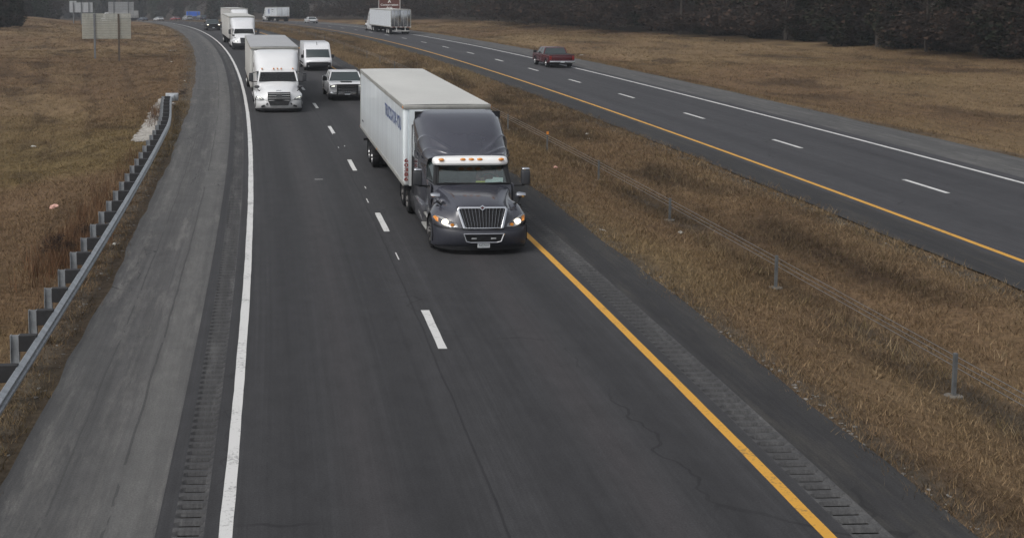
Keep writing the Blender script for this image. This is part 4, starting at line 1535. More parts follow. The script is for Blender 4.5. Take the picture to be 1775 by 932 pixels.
    MB().hexa([P(-sw, su1, .95), P(sw, su1, .95), P(1.08, su0, .95), P(-1.08, su0, .95), P(-sw, su1, st['sleeper_top']), P(sw, su1, st['sleeper_top']), P(1.085, su0, zt + .28), P(-1.085, su0, zt + .28)]).build('sleeper', pt, r, bevel=0.04)
    MB().box(-sw + .03, sw - .03, -su1 + .02, -su1 + .10, 1.0, ft[0][2] - .06).build('sleeper_back', st.get('back', pt), r)
    for sd_ in (1, -1):
        x0, x1 = sorted((sd_ * (sw - .06), sd_ * (sw + .012)))
        MB().box(x0, x1, -su1 + .25, -su1 + .65, 2.62, 2.95).build('sleeper_window', M_GLASS, r, bevel=0.02)
        x0, x1 = sorted((sd_ * (sw - .05), sd_ * (sw + .004)))
        MB().box(x0, x1, -su1 - .42, -su1 + .02, 1.0, ft[-2][2] - .05).build('side_extender', M_BLACK if st.get('dark_ext', True) else pt, r, bevel=0.02)
        # side skirts over the tanks, steps below the door
        sk = MB().hexa([P(sd_ * .72, 5.75, .36), P(sd_ * 1.18, 5.75, .36), P(sd_ * 1.18, 2.95, .36), P(sd_ * .72, 2.95, .36), P(sd_ * .72, 5.75, 1.02), P(sd_ * 1.21, 5.75, 1.02), P(sd_ * 1.21, 2.95, 1.02), P(sd_ * .72, 2.95, 1.02)]).build('tank_skirt', st['skirt'], r, bevel=0.04)
        for zz, dxx in ((.40, .06), (.74, .0)):
            x0, x1 = sorted((sd_ * .80, sd_ * (1.14 + dxx)))
            MB().box(x0, x1, -2.93, -1.93, zz, zz + .06).build('step', M_ALU, r, bevel=0.01)
        x0, x1 = sorted((sd_ * .78, sd_ * 1.10))
        MB().box(x0, x1, -2.95, -1.90, .36, 1.0).build('step_well', st['skirt'], r, bevel=0.02)
        # wheels
        wheel(r, sd_ * 1.03, 1.22, 0.52, 0.30, sd_, st['rim'])
        for uu in (6.55, 7.87):
            wheel(r, sd_ * 1.07, uu, 0.52, 0.28, sd_, st['rim'], dual=True)
        x0, x1 = sorted((sd_ * .62, sd_ * 1.22))
        MB().box(x0, x1, -8.50, -8.48, .25, 1.0).build('mud_flap', M_BLACK, r)
        mb = MB()
        rows = []
        for a in np.linspace(-.35, math.pi + .35, 12):
            rows.append([P(sd_ * xx, 1.22 - math.cos(a) * .60, .53 + math.sin(a) * .58) for xx in (.80, 1.19)])
        mb.grid(rows)
        mb.build('wheel_well', M_CHASSIS, r)
        # cab mirror on its arm, and the hood mirror
        mx = st['mirror_x']
        MB().box(*sorted((sd_ * (mx - .11), sd_ * (mx + .11))), -2.16, -1.94, 1.86, 2.34).build('mirror', st['mirror'], r, bevel=0.04, seg=3)
        mo = MB().box(*sorted((sd_ * (mx - .10), sd_ * (mx + .10))), -2.15, -1.96, 2.345, 2.42).build('mirror_cap', st['cap'], r, bevel=0.03, seg=3)
        MB().tube([P(sd_ * 1.04, 2.05, 1.84), P(sd_ * (mx - .05), 2.06, 1.84), P(sd_ * mx, 2.06, 1.90)], .032, 6).build('mirror_arm', M_BLACK, r)
        if st.get('mirror_up'):
            MB().tube([P(sd_ * 1.02, 2.15, 2.52), P(sd_ * (mx - .05), 2.08, 2.40)], .02, 6).build('mirror_arm', M_BLACK, r)
        hx_, hu_, hz_ = st['hood_mirror']
        mo = MB().lathe([(-.14, .02), (-.12, .075), (0, .10), (.10, .085), (.13, .03)], P(sd_ * hx_, hu_, hz_), 'x', 10).build('hood_mirror', st['cap'], r)
        MB().tube([P(sd_ * hx_, hu_, hz_ - .06), P(sd_ * (hx_ - .06), hu_ - .03, hz_ - .2), P(sd_ * (hx_ - .22), hu_ - .06, hz_ - .34)], .028, 6).build('hood_mirror_arm', M_BLACK, mo)
    MB().tube([P(-.7, 6.55, .52), P(.7, 6.55, .52)], .11, 8).build('axle', M_CHASSIS, r)
    MB().tube([P(-.7, 7.87, .52), P(.7, 7.87, .52)], .11, 8).build('axle', M_CHASSIS, r)
    MB().tube([P(-.9, 1.22, .50), P(.9, 1.22, .50)], .07, 8).build('axle', M_CHASSIS, r)
    MB().box(-.5, .5, -7.7, -6.7, .92, 1.10).build('fifth_wheel', M_CHASSIS, r, bevel=0.03)
    return r


def surf_u(rows, x, z):
    """front surface depth u of a hood at (x, z), from its first three rows"""
    pts = [(q[0], q[1], q[2]) for R in rows[:4] for q in R]
    wsum, us = 0, 0
    for (px, pu, pz) in pts:
        w_ = 1 / ((px - abs(x)) ** 2 + (pz - z) ** 2 + 1e-4) ** 1.5
        wsum += w_
        us += w_ * pu
    return us / wsum


def front_slab(rows, outline, t=0.03, lift=0.0):
    """plate lying on the hood front: outline in (x, z)"""
    q = [(x, surf_u(rows, x, z) - lift, z) for x, z in outline]
    k = len(q)
    mb = MB()
    cx, cu, cz = [sum(p[i] for p in q) / k for i in range(3)]
    vs = [P(*p) for p in q] + [P(p[0], p[1] + t, p[2]) for p in q] + [P(cx, cu - 0.012, cz)]
    fs = [(i, (i + 1) % k, 2 * k) for i in range(k)] + [(i, (i + 1) % k, k + (i + 1) % k, k + i) for i in range(k)]
    return mb.add(vs, fs)


def plate(root, x, u, z, s=None, w=.305, h=.16):
    p = MB().box(x - w / 2, x + w / 2, -u, -u + .012, z - h / 2, z + h / 2).build('licence_plate', M_PLATE, root, bevel=0.004, seg=1)
    if s:
        text('plate_characters', s, M_INK, p, P(x, u - .014, z - h * .24), (-1, 0, 0), (0, 0, 1), width=w * .74, height=h * .48, align='CENTER')


# ---- dark slate tractor with the tall chrome grille
HOOD_A = [
    [(0, .10, .80), (.30, .11, .80), (.52, .14, .80), (.70, .22, .81), (.92, .36, .82), (1.08, .55, .84), (1.17, .80, .86)],
    [(0, .17, 1.02), (.3, .18, 1.02), (.56, .21, 1.02), (.73, .29, 1.02), (.93, .42, 1.02), (1.09, .60, 1.0), (1.18, .80, .98)],
    [(0, .27, 1.36), (.3, .28, 1.36), (.61, .31, 1.34), (.74, .42, 1.22), (.91, .55, 1.20), (1.07, .68, 1.16), (1.18, .82, 1.08)],
    [(0, .34, 1.52), (.3, .35, 1.51), (.63, .40, 1.45), (.74, .56, 1.32), (.90, .72, 1.36), (1.05, .86, 1.34), (1.18, .98, 1.16)],
    [(0, .75, 1.66), (.32, .76, 1.65), (.64, .80, 1.58), (.74, .90, 1.42), (.89, 1.02, 1.49), (1.05, 1.10, 1.46), (1.18, 1.20, 1.18)],
    [(0, 1.25, 1.79), (.38, 1.26, 1.78), (.72, 1.29, 1.70), (.80, 1.32, 1.53), (.92, 1.36, 1.49), (1.05, 1.40, 1.42), (1.18, 1.52, 1.08)],
    [(0, 1.62, 1.89), (.46, 1.63, 1.88), (.84, 1.66, 1.80), (.92, 1.68, 1.60), (.99, 1.70, 1.42), (1.06, 1.74, 1.24), (1.15, 1.80, .86)],
    [(0, 1.80, 1.93), (.50, 1.81, 1.92), (.92, 1.84, 1.86), (.98, 1.86, 1.66), (1.02, 1.88, 1.42), (1.06, 1.90, 1.22), (1.12, 1.92, .84)]]
FAIR_A = [
    [(0, 2.36, 2.72), (.45, 2.37, 2.72), (.74, 2.39, 2.72), (.90, 2.42, 2.71), (.99, 2.50, 2.70), (1.06, 2.66, 2.62), (1.09, 2.75, 2.40)],
    [(0, 2.60, 2.86), (.45, 2.61, 2.86), (.74, 2.65, 2.84), (.92, 2.72, 2.80), (1.02, 2.80, 2.74), (1.09, 2.90, 2.62), (1.11, 2.95, 2.40)],
    [(0, 2.92, 3.14), (.45, 2.94, 3.12), (.74, 2.99, 3.08), (.94, 3.06, 2.98), (1.05, 3.10, 2.86), (1.12, 3.14, 2.68), (1.14, 3.16, 2.40)],
    [(0, 3.35, 3.48), (.45, 3.37, 3.47), (.76, 3.42, 3.42), (.97, 3.48, 3.28), (1.08, 3.52, 3.10), (1.16, 3.55, 2.84), (1.18, 3.56, 2.40)],
    [(0, 3.85, 3.77), (.45, 3.87, 3.76), (.80, 3.90, 3.72), (1.0, 3.94, 3.58), (1.11, 3.96, 3.38), (1.19, 3.98, 3.05), (1.20, 3.99, 2.40)],
    [(0, 4.35, 3.95), (.45, 4.36, 3.94), (.84, 4.38, 3.91), (1.03, 4.40, 3.80), (1.13, 4.42, 3.62), (1.21, 4.43, 3.3), (1.22, 4.44, 2.40)],
    [(0, 4.90, 4.03), (.45, 4.90, 4.02), (.88, 4.90, 4.0), (1.06, 4.90, 3.92), (1.15, 4.90, 3.80), (1.22, 4.90, 3.5), (1.23, 4.90, 2.40)]]
BUMP_A = [(.84, .06, .04), (.78, .0, .06), (.62, -.03, .04), (.45, -.02, .0), (.30, .03, -.08), (.24, .16, -.06)]
ST_A = dict(paint=M_SLATE, bumper=M_SLATE_BUMPER, hood=HOOD_A, fairing=FAIR_A, bumper_rows=BUMP_A, ws_z=(1.93, 2.56), ws_u=(1.86, 2.34), ws_w=(.93, .86),
            sleeper_w=1.21, sleeper_top=2.9, skirt=M_SLATE, rim=M_RIM_DARK, mirror=M_GREYPL, cap=M_CHROME, mirror_x=1.40, hood_mirror=(1.08, 1.0, 1.72), back=M_BLACK, black_pillar=True, swoosh=True)
tA = tractor(ST_A, 'dark slate grey semi tractor with lit headlights and chrome grille')


def grille_frame(root, top, bot, zt, zb, ut, ub, bars, frame_m, thick=.055):
    """trapezoid grille leaning back: (half width top, bottom), heights and depths"""
    def gp(x, t, lift):
        return P(x, ub + (ut - ub) * t - lift, zb + (zt - zb) * t)
    g = MB().slab([gp(-bot, 0, .035), gp(bot, 0, .035), gp(top, 1, .035), gp(-top, 1, .035)], .03).build('grille', M_BLACK, root)
    out = [(-bot * .93, 0), (bot * .93, 0), (bot * 1.0, .06), (top * 1.0, .88), (top * .93, 1), (-top * .93, 1), (-top * 1.0, .88), (-bot * 1.0, .06)]
    ins = []
    for x, t in out:
        ins.append((x - math.copysign(thick * 1.1, x), min(max(t, .085), .915)))
    mb = MB()
    k = len(out)
    vs = [gp(x, t, .045) for x, t in out] + [gp(x, t, .085) for x, t in out] + [gp(x, t, .085) for x, t in ins] + [gp(x, t, .045) for x, t in ins]
    fs = []
    for i in range(k):
        j = (i + 1) % k
        fs += [(i, j, k + j, k + i), (k + i, k + j, 2 * k + j, 2 * k + i), (2 * k + i, 2 * k + j, 3 * k + j, 3 * k + i)]
    mb.add(vs, fs).build('grille_frame', frame_m, g, bevel=0.012)
    for i in range(bars):
        f = (i + .5) / bars * 2 - 1
        xb, xt = f * (bot - thick), f * (top - thick)
        mb = MB()
        a, bq = gp(xb, .07, .06), gp(xt, .93, .06)
        w_ = .010
        mb.hexa([(a[0] - w_, a[1] - .01, a[2]), (a[0] + w_, a[1] - .01, a[2]), (a[0] + w_ * .4, a[1] + .035, a[2]), (a[0] - w_ * .4, a[1] + .035, a[2]),
                 (bq[0] - w_, bq[1] - .01, bq[2]), (bq[0] + w_, bq[1] - .01, bq[2]), (bq[0] + w_ * .4, bq[1] + .035, bq[2]), (bq[0] - w_ * .4, bq[1] + .035, bq[2])])
        mb.build('grille_bar', M_CHROME_DARK, g)
    return g, gp


g, gp = grille_frame(tA, .63, .50, 1.50, .82, .33, .11, 13, M_CHROME)
c0 = gp(0, 1.0, .11)
mb = MB().add([(c0[0] - .085, c0[1], c0[2] - .03), (c0[0], c0[1] + .012, c0[2] - .115), (c0[0] + .085, c0[1], c0[2] - .03), (c0[0], c0[1] - .015, c0[2] + .055),
               (c0[0] - .085, c0[1] - .04, c0[2] - .03), (c0[0], c0[1] - .04, c0[2] - .115), (c0[0] + .085, c0[1] - .04, c0[2] - .03), (c0[0], c0[1] - .05, c0[2] + .055)],
              [(0, 1, 2, 3), (0, 4, 5, 1), (1, 5, 6, 2), (2, 6, 7, 3), (3, 7, 4, 0)])
em = mb.build('emblem', M_CHROME, tA)
mb = MB().add([(c0[0] - .05, c0[1] + .012, c0[2] - .03), (c0[0], c0[1] + .018, c0[2] - .08), (c0[0] + .05, c0[1] + .012, c0[2] - .03), (c0[0], c0[1] + .004, c0[2] + .02)], [(0, 1, 2, 3)])
mb.build('emblem_centre', M_MAROON, em, fix=False)
for sd_ in (1, -1):
    o = front_slab(HOOD_A, [(sd_ * x, z) for x, z in ((.60, .875), (.78, .85), (.92, .885), (1.06, .97), (1.14, 1.09), (1.09, 1.155), (.95, 1.125), (.76, 1.045), (.63, .96))], t=.05, lift=.035).build('headlight', M_LENS, tA)
    MB().lathe([(0, .088), (.03, .08), (.045, .035)], P(sd_ * .90, surf_u(HOOD_A, .89, 1.0) - .045, 1.0), 'y', 14).build('lamp', M_LAMP, o)
    MB().lathe([(0, .05), (.02, .045)], P(sd_ * .74, surf_u(HOOD_A, .74, .925) - .05, .925), 'y', 12).build('indicator', M_AMBER, o)
    front_slab(HOOD_A, [(sd_ * x, z) for x, z in ((1.04, .965), (1.10, 1.0), (1.155, 1.09), (1.11, 1.14), (1.04, 1.12))], t=.04, lift=.05).build('marker_lens', M_AMBER, o)
    front_slab(HOOD_A, [(sd_ * x, z) for x, z in ((1.00, 1.42), (1.06, 1.42), (1.06, 1.46), (1.02, 1.47))], t=.03, lift=.01).build('fender_badge', M_BLACK, tA)
# slot in the bumper, its chrome lip, fog lamps and the plate
MB().prism([(-.46, .66), (.46, .66), (.40, .48), (.30, .45), (-.30, .45), (-.40, .48)], 'y', -.05, .045).build('bumper_slot', M_BLACK, tA)
for a, bq in (((-.50, .70), (.50, .70)), ((-.43, .46), (-.32, .425)), ((-.32, .425), (.32, .425)), ((.32, .425), (.43, .46)), ((.50, .70), (.43, .46)), ((-.50, .70), (-.43, .46))):
    MB().tube([(a[0], .05, a[1]), (bq[0], .05, bq[1])], .018, 6).build('bumper_trim', M_CHROME, tA)
for xx in (-.24, .24):
    MB().box(xx - .065, xx + .065, .04, .06, .525, .575).build('fog_lamp', M_LENS, tA, bevel=0.008)
plate(tA, 0.0, -.03, .335, 'NC71H')
# white visor with amber clearance lamps
mb = MB().grid([[P(*q) for q in R] for R in (
    [(0, 2.12, 2.50), (.5, 2.13, 2.50), (.85, 2.16, 2.50), (.95, 2.24, 2.50), (.97, 2.40, 2.51)],
    [(0, 2.08, 2.55), (.5, 2.09, 2.55), (.87, 2.13, 2.55), (.98, 2.22, 2.55), (.995, 2.40, 2.55)],
    [(0, 2.14, 2.71), (.5, 2.15, 2.71), (.85, 2.19, 2.70), (.965, 2.27, 2.69), (.985, 2.42, 2.68)],
    [(0, 2.22, 2.765), (.5, 2.23, 2.765), (.83, 2.26, 2.76), (.93, 2.33, 2.74), (.96, 2.44, 2.72)],
    [(0, 2.45, 2.78), (.5, 2.46, 2.78), (.80, 2.47, 2.77), (.88, 2.48, 2.76), (.90, 2.49, 2.74)])], mirror=True)
vi = mb.build('sun_visor', M_VISOR, tA, sub=1)
for xx in (-.78, -.22, 0, .22, .78):
    MB().lathe([(-.075, .012), (-.05, .04), (0, .05), (.05, .04), (.075, .012)], P(xx, 2.155, 2.69), 'x', 8).build('clearance_lamp', M_AMBER, vi)
# things on the dashboard
for nm, m_, q in (('papers', M_PAPER, [(-.28, 1.98, 1.935), (-.68, 1.96, 1.94), (-.72, 2.16, 2.03), (-.40, 2.18, 2.02)]), ('papers', M_PAPER, [(-.5, 2.0, 1.96), (-.8, 1.98, 1.95), (-.84, 2.16, 2.07), (-.58, 2.18, 2.09)])):
    MB().slab([P(*v) for v in q], .004).build(nm, m_, tA)
MB().slab([P(-.10, 1.955, 1.94), P(-.34, 1.955, 1.94), P(-.34, 2.0, 2.0), P(-.10, 2.0, 2.0)], .006).build('note', M_YELLOW, tA)
MB().slab([P(.62, 1.95, 1.935), P(.74, 1.95, 1.935), P(.74, 1.99, 1.955), P(.62, 1.99, 1.955)], .004).build('pass_card', M_PAPER, tA)
C_A = 5.72
place(tA, 34.1, C_A + .03, -1, at_s=39)
# trailer of the dark tractor
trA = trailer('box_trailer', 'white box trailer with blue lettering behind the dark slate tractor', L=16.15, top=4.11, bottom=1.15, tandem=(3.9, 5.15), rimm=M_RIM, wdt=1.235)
text('lettering', 'TRUCKS-FOR-YOU', M_BLUE_TEXT, trA, (1.239, -5.6, 3.08), (0, 1, 0), (0, 0, 1), width=4.95, height=.50, bold=.012)
MB().box(1.236, 1.242, -15.2, -14.5, 1.60, 1.68).build('decal', M_INK, trA)
for i, ch in enumerate('60386'):
    text('numeral', ch, M_RED_TEXT, trA, (1.215, .006, 2.02 - i * .17), (-1, 0, 0), (0, 0, 1), width=.115, height=.14, bold=.03)
place(trA, 39.8, C_A - .14, -1, at_s=48)


def seat_driver(tract, x, u, z, label):
    o = driver(tract, 0, 0, 0)
    dg = bpy.context.evaluated_depsgraph_get()
    dg.update()
    me = bpy.data.meshes.new_from_object(o.evaluated_get(dg))
    bpy.data.objects.remove(o, do_unlink=True)
    me.materials.clear()
    for m_ in (M_SHIRT, M_SKIN, mat('dark_hair', (.03, .022, .018), .8), mat('dark_trousers', (.03, .033, .045), .9)):
        me.materials.append(m_)
    for p in me.polygons:
        c = p.center
        zz = c.z / SZ
        p.material_index = 2 if (zz > .84 or (zz > .72 and c.y < 0)) and zz > .62 else 1 if zz > .62 or (c.y > .36 and zz > .2) else 3 if zz < .12 else 0
        p.use_smooth = True
    o = mesh_obj('person', me)
    R = tract.rotation_euler.to_matrix()
    o.location = tract.location + R @ Vector((x, -u, z * SZ))
    o.rotation_euler = tract.rotation_euler
    tag(o, label, 'person')
    return o


seat_driver(tA, -.5, 2.72, 1.66, 'person in a red shirt at the wheel of the dark slate tractor')

# ---- white aerodynamic tractor with slatted grille
HOOD_B = [
    [(0, .06, .74), (.30, .07, .74), (.52, .10, .74), (.72, .17, .75), (.94, .32, .76), (1.10, .55, .78), (1.19, .85, .80)],
    [(0, .12, .98), (.3, .13, .98), (.54, .16, .98), (.74, .24, .98), (.95, .38, .98), (1.11, .60, .98), (1.20, .85, .96)],
    [(0, .22, 1.28), (.3, .23, 1.28), (.58, .27, 1.26), (.76, .38, 1.20), (.95, .54, 1.14), (1.10, .72, 1.12), (1.20, .88, 1.06)],
    [(0, .34, 1.45), (.3, .36, 1.44), (.62, .42, 1.38), (.77, .58, 1.28), (.93, .76, 1.24), (1.08, .92, 1.22), (1.20, 1.02, 1.12)],
    [(0, .80, 1.60), (.34, .81, 1.59), (.68, .84, 1.52), (.80, .96, 1.42), (.94, 1.06, 1.36), (1.08, 1.12, 1.32), (1.20, 1.22, 1.14)],
    [(0, 1.28, 1.74), (.42, 1.29, 1.73), (.76, 1.31, 1.66), (.87, 1.36, 1.54), (.97, 1.40, 1.44), (1.08, 1.44, 1.34), (1.19, 1.52, 1.06)],
    [(0, 1.80, 1.88), (.50, 1.81, 1.87), (.90, 1.84, 1.81), (.97, 1.86, 1.64), (1.02, 1.88, 1.42), (1.07, 1.90, 1.22), (1.13, 1.92, .84)]]
FAIR_B = [
    [(0, 2.38, 2.54), (.45, 2.39, 2.54), (.74, 2.42, 2.54), (.90, 2.46, 2.53), (.99, 2.55, 2.50), (1.05, 2.68, 2.44), (1.08, 2.75, 2.3)],
    [(0, 2.50, 2.68), (.45, 2.51, 2.68), (.76, 2.54, 2.67), (.93, 2.60, 2.64), (1.03, 2.70, 2.58), (1.09, 2.85, 2.48), (1.11, 2.92, 2.3)],
    [(0, 2.80, 2.98), (.45, 2.81, 2.98), (.78, 2.85, 2.96), (.95, 2.92, 2.90), (1.05, 3.0, 2.80), (1.12, 3.12, 2.62), (1.14, 3.14, 2.3)],
    [(0, 3.35, 3.38), (.45, 3.36, 3.38), (.82, 3.40, 3.36), (.99, 3.44, 3.28), (1.09, 3.5, 3.14), (1.16, 3.54, 2.86), (1.18, 3.56, 2.3)],
    [(0, 4.0, 3.66), (.45, 4.0, 3.66), (.86, 4.02, 3.64), (1.03, 4.04, 3.56), (1.12, 4.06, 3.42), (1.19, 4.08, 3.1), (1.20, 4.1, 2.3)],
    [(0, 4.6, 3.78), (.45, 4.6, 3.78), (.88, 4.6, 3.76), (1.05, 4.6, 3.69), (1.14, 4.6, 3.56), (1.21, 4.6, 3.2), (1.22, 4.6, 2.3)],
    [(0, 4.85, 3.80), (.45, 4.85, 3.80), (.89, 4.85, 3.78), (1.06, 4.85, 3.71), (1.15, 4.85, 3.58), (1.22, 4.85, 3.2), (1.22, 4.85, 2.3)]]
BUMP_B = [(.80, .05, .0), (.72, .0, .02), (.55, -.03, .0), (.40, -.02, .0), (.27, .03, .0), (.22, .14, .0)]
ST_B = dict(paint=M_WHITE, bumper=M_WHITE, hood=HOOD_B, fairing=FAIR_B, bumper_rows=BUMP_B, ws_z=(1.88, 2.44), ws_u=(1.86, 2.36), ws_w=(.97, .88),
            sleeper_w=1.21, sleeper_top=2.75, skirt=M_WHITE, rim=M_RIM, mirror=M_GREYPL, cap=M_GREYPL, mirror_x=1.38, hood_mirror=(1.10, 1.05, 1.60), mirror_up=True)
tB = tractor(ST_B, 'white semi tractor with slatted black grille in the outer lane')
def gpB(x, t, lift):
    return P(x, .0 + .26 * t - lift, .50 + .84 * t)


gB = MB().slab([gpB(-.46, 0, .06), gpB(.46, 0, .06), gpB(.58, .40, .06), gpB(.57, 1, .06), gpB(-.57, 1, .06), gpB(-.58, .40, .06)], .04).build('grille', M_BLACK, tB)
for t_, hw in ((.36, .54), (.53, .56), (.70, .56), (.86, .55)):
    MB().slab([gpB(-hw, t_ - .013, .085), gpB(hw, t_ - .013, .085), gpB(hw * .99, t_ + .013, .085), gpB(-hw * .99, t_ + .013, .085)], .03).build('grille_slat', M_WHITE, gB, bevel=.01)
MB().slab([gpB(-.56, .96, .085), gpB(.56, .96, .085), gpB(.54, 1.05, .085), gpB(-.54, 1.05, .085)], .06).build('grille_slat', M_WHITE, gB, bevel=.01)
MB().slab([gpB(-.14, .60, .13), gpB(.14, .60, .13), gpB(.14, .80, .13), gpB(-.14, .80, .13)], .02).build('badge', M_GREYPL, gB)
MB().lathe([(-.14, .02), (-.12, .05), (.12, .05), (.14, .02)], P(0, .25, 1.40), 'x', 8).build('emblem', M_CHROME, tB)
for sd_ in (1, -1):
    o = front_slab(HOOD_B, [(sd_ * x, z) for x, z in ((.74, .84), (.95, .83), (1.10, .86), (1.16, .98), (1.12, 1.04), (.98, 1.0), (.80, .92))], t=.05, lift=.04).build('headlight', M_LENS_DARK, tB)
    front_slab(HOOD_B, [(sd_ * x, z) for x, z in ((.86, .90), (1.06, .95), (1.12, 1.0), (1.08, 1.01), (.96, .985))], t=.02, lift=.065).build('lamp', M_LAMP_DIM, o)
    MB().prism([(sd_ * .70, .42), (sd_ * .90, .36), (sd_ * .90, .46), (sd_ * .74, .52)], 'y', -.2, -.035).build('corner_vent', M_BLACK, tB)
    MB().prism([(sd_ * .56, .62), (sd_ * .63, .50), (sd_ * .66, .56), (sd_ * .62, .66)], 'y', -.1, .01).build('corner_vent', M_BLACK, tB)
for xx in (-.80, -.2, 0, .2, .80):
    MB().box(xx - .03, xx + .03, -2.47, -2.38, 2.62, 2.72).build('clearance_lamp', M_AMBER, tB, bevel=.01)
place(tB, 71.7, 1.60, -1, at_s=76)
trB = trailer('box_trailer', 'grey sided box trailer behind the white slatted grille tractor', L=16.15, top=3.95, bottom=1.12, skin=M_TRAILER_OLD, roof=M_TROOF2, front=M_TRAILER_OLD)
MB().prism([(-.55, 3.62), (1.1, 3.62), (1.15, 3.74), (.6, 3.80), (-.5, 3.76)], 'y', .02, .05).build('torn_front_seal', M_BLACK, trB)
place(trB, 77.0, 1.55, -1, at_s=85)

# ---- white tractor with the dark bumper further back
HOOD_C = [[(x, u + .05, z) for x, u, z in R] for R in HOOD_A]
FAIR_C = [[(x, u, z - (.12 if z > 2.5 else 0)) for x, u, z in R] for R in FAIR_B]
ST_C = dict(ST_B, bumper=M_BLACK, hood=HOOD_C, fairing=FAIR_B, ws_z=(1.92, 2.46), hood_mirror=(1.06, 1.02, 1.74), cap=M_BLACK, paint=M_WHITE2, skirt=M_WHITE2)
tC = tractor(ST_C, 'white semi tractor with black bumper and black hood mirrors')
g, gp = grille_frame(tC, .46, .40, 1.46, .84, .36, .15, 9, M_GREYPL)
for sd_ in (1, -1):
    o = front_slab(HOOD_C, [(sd_ * x, z) for x, z in ((.66, .90), (.90, .88), (1.08, .98), (1.08, 1.14), (.86, 1.16), (.68, 1.05))], t=.05, lift=.03).build('headlight', M_LENS, tC)
    MB().lathe([(0, .09), (.03, .08)], P(sd_ * .86, surf_u(HOOD_C, .86, 1.0) - .05, 1.02), 'y', 12).build('lamp', M_LAMP_DIM, o)
place(tC, 136.6, 1.85, -1, at_s=140)
trC = trailer('box_trailer', 'long pale box trailer behind the black bumper tractor', L=16.15, top=3.95, bottom=1.12, skin=M_TRAILER_OLD, roof=M_TROOF, tandem=(2.2, 3.4))
place(trC, 141.9, 1.82, -1, at_s=150)
# a further rig whose pale roof shows over it
kids = kid_map()
tD = copy_tree(tB, kids)
tag(tD, 'white tractor mostly hidden behind the pale box trailer', 'truck')
place(tD, 196, 5.55, -1, at_s=199)
trD = copy_tree(trC, kids)
tag(trD, 'pale box trailer of the hidden white tractor', 'trailer')
place(trD, 201.3, 5.5, -1, at_s=208)

# ---- far side rigs, going away
tE = copy_tree(tB, kids)
tag(tE, 'white tractor pulling the trailer with polished steel doors', 'truck')
trE = trailer('box_trailer', 'white trailer with polished steel rear doors on the far carriageway', L=16.15, top=4.0, bottom=1.12, skin=M_TRAILER_CLEAN, rear=M_STEEL, tandem=(1.6, 2.85))
S_E = 176.3
place(trE, S_E + 16.2, 24.0, 1, at_s=S_E + 8)
place(tE, S_E + 16.2 + 5.3, 24.0, 1, at_s=S_E + 19)
for xx in np.linspace(-1.2, 1.2, 9):
    MB().box(xx - .12, xx + .12, -16.23, -16.205, 1.14, 1.20).build('reflective_tape', M_RED if int(round((xx + 1.2) / .3)) % 2 else M_SIGNWHITE, trE)
tF = copy_tree(tB, kids)
tag(tF, 'tractor pulling the white trailer with a blue emblem', 'truck')
trF = trailer('box_trailer', 'white trailer with blue emblem beside the brown bank at the curve', L=15.0, top=3.75, bottom=1.25, skin=M_TRAILER_CLEAN, tandem=(1.9, 3.1))
S_F = 284.0
place(trF, S_F + 15, 23.9, 1, at_s=S_F + 10)
place(tF, S_F + 15 + 5.3, 23.9, 1, at_s=S_F + 18)
mb = MB()
for pl in ([(-6.0, 2.0), (-5.4, 2.0), (-4.9, 2.8), (-5.0, 3.3), (-5.9, 3.3), (-5.6, 2.9)], [(-4.6, 2.0), (-4.0, 2.0), (-3.9, 3.0), (-4.4, 3.35), (-4.8, 2.9)]):
    mb.add([(-1.30, y, z) for y, z in pl], [tuple(range(len(pl)))])
mb.build('emblem', M_BLUE_TEXT, trF, fix=False)
for z0, z1, y0, y1 in ((2.98, 3.16, -10.8, -8.6), (2.50, 2.62, -10.1, -9.1)):
    MB().box(-1.305, -1.29, y0, y1, z0, z1).build('decal', M_INK, trF)
MB().box(-1.305, -1.29, -8.1, -8.0, 1.4, 3.6).build('side_joint', M_ALU, trF)
MB().box(-1.305, -1.29, -11.6, -11.5, 1.4, 3.6).build('side_joint', M_ALU, trF)
trG = copy_tree(trC, kids)
tag(trG, 'white trailer far beyond the crest behind the sign backs', 'trailer')
tG = copy_tree(tB, kids)
tag(tG, 'white tractor far beyond the crest ahead of its trailer', 'truck')
place(trG, 438, 24.2, 1)
place(tG, 443.4, 24.2, 1)


# ------------------------------------------------------------------ cars, pickups, van
def arch(u, r, n=9, z0=.0):
    return [(u - r * math.cos(math.pi * k / (n - 1)), z0 + r * math.sin(math.pi * k / (n - 1))) for k in range(n)]


def profile_body(name, poly, w, m, root, front_round=.16, rear_round=.08, tumble=.05, L=5.0, bevel=.035, zt=.9):
    """side profile (u, z) carried across the width in slices; corners rounded in plan, flanks leaning in above zt"""
    xs = [-1, -.96, -.8, -.45, 0, .45, .8, .96, 1]
    k = len(poly)
    mb = MB()
    vs = []
    for t in xs:
        for (u, z) in poly:
            e = abs(t) ** 5
            uu = u + front_round * e * max(0, 1 - u / (L * .3)) - rear_round * e * max(0, 1 - (L - u) / (L * .2))
            x = t * w * (1 - tumble * max(0, z - zt))
            if abs(t) == 1:
                x = math.copysign(abs(x) - .0, x)
            vs.append(P(x, uu, z))
    fs = []
    for a in range(len(xs) - 1):
        for i in range(k):
            j = (i + 1) % k
            fs.append((a * k + i, a * k + j, (a + 1) * k + j, (a + 1) * k + i))
    fs += [tuple(range(k)), tuple(range((len(xs) - 1) * k, len(xs) * k))[::-1]]
    mb.add(vs, fs)
    return mb.build(name, m, root, bevel=bevel, smooth=40)


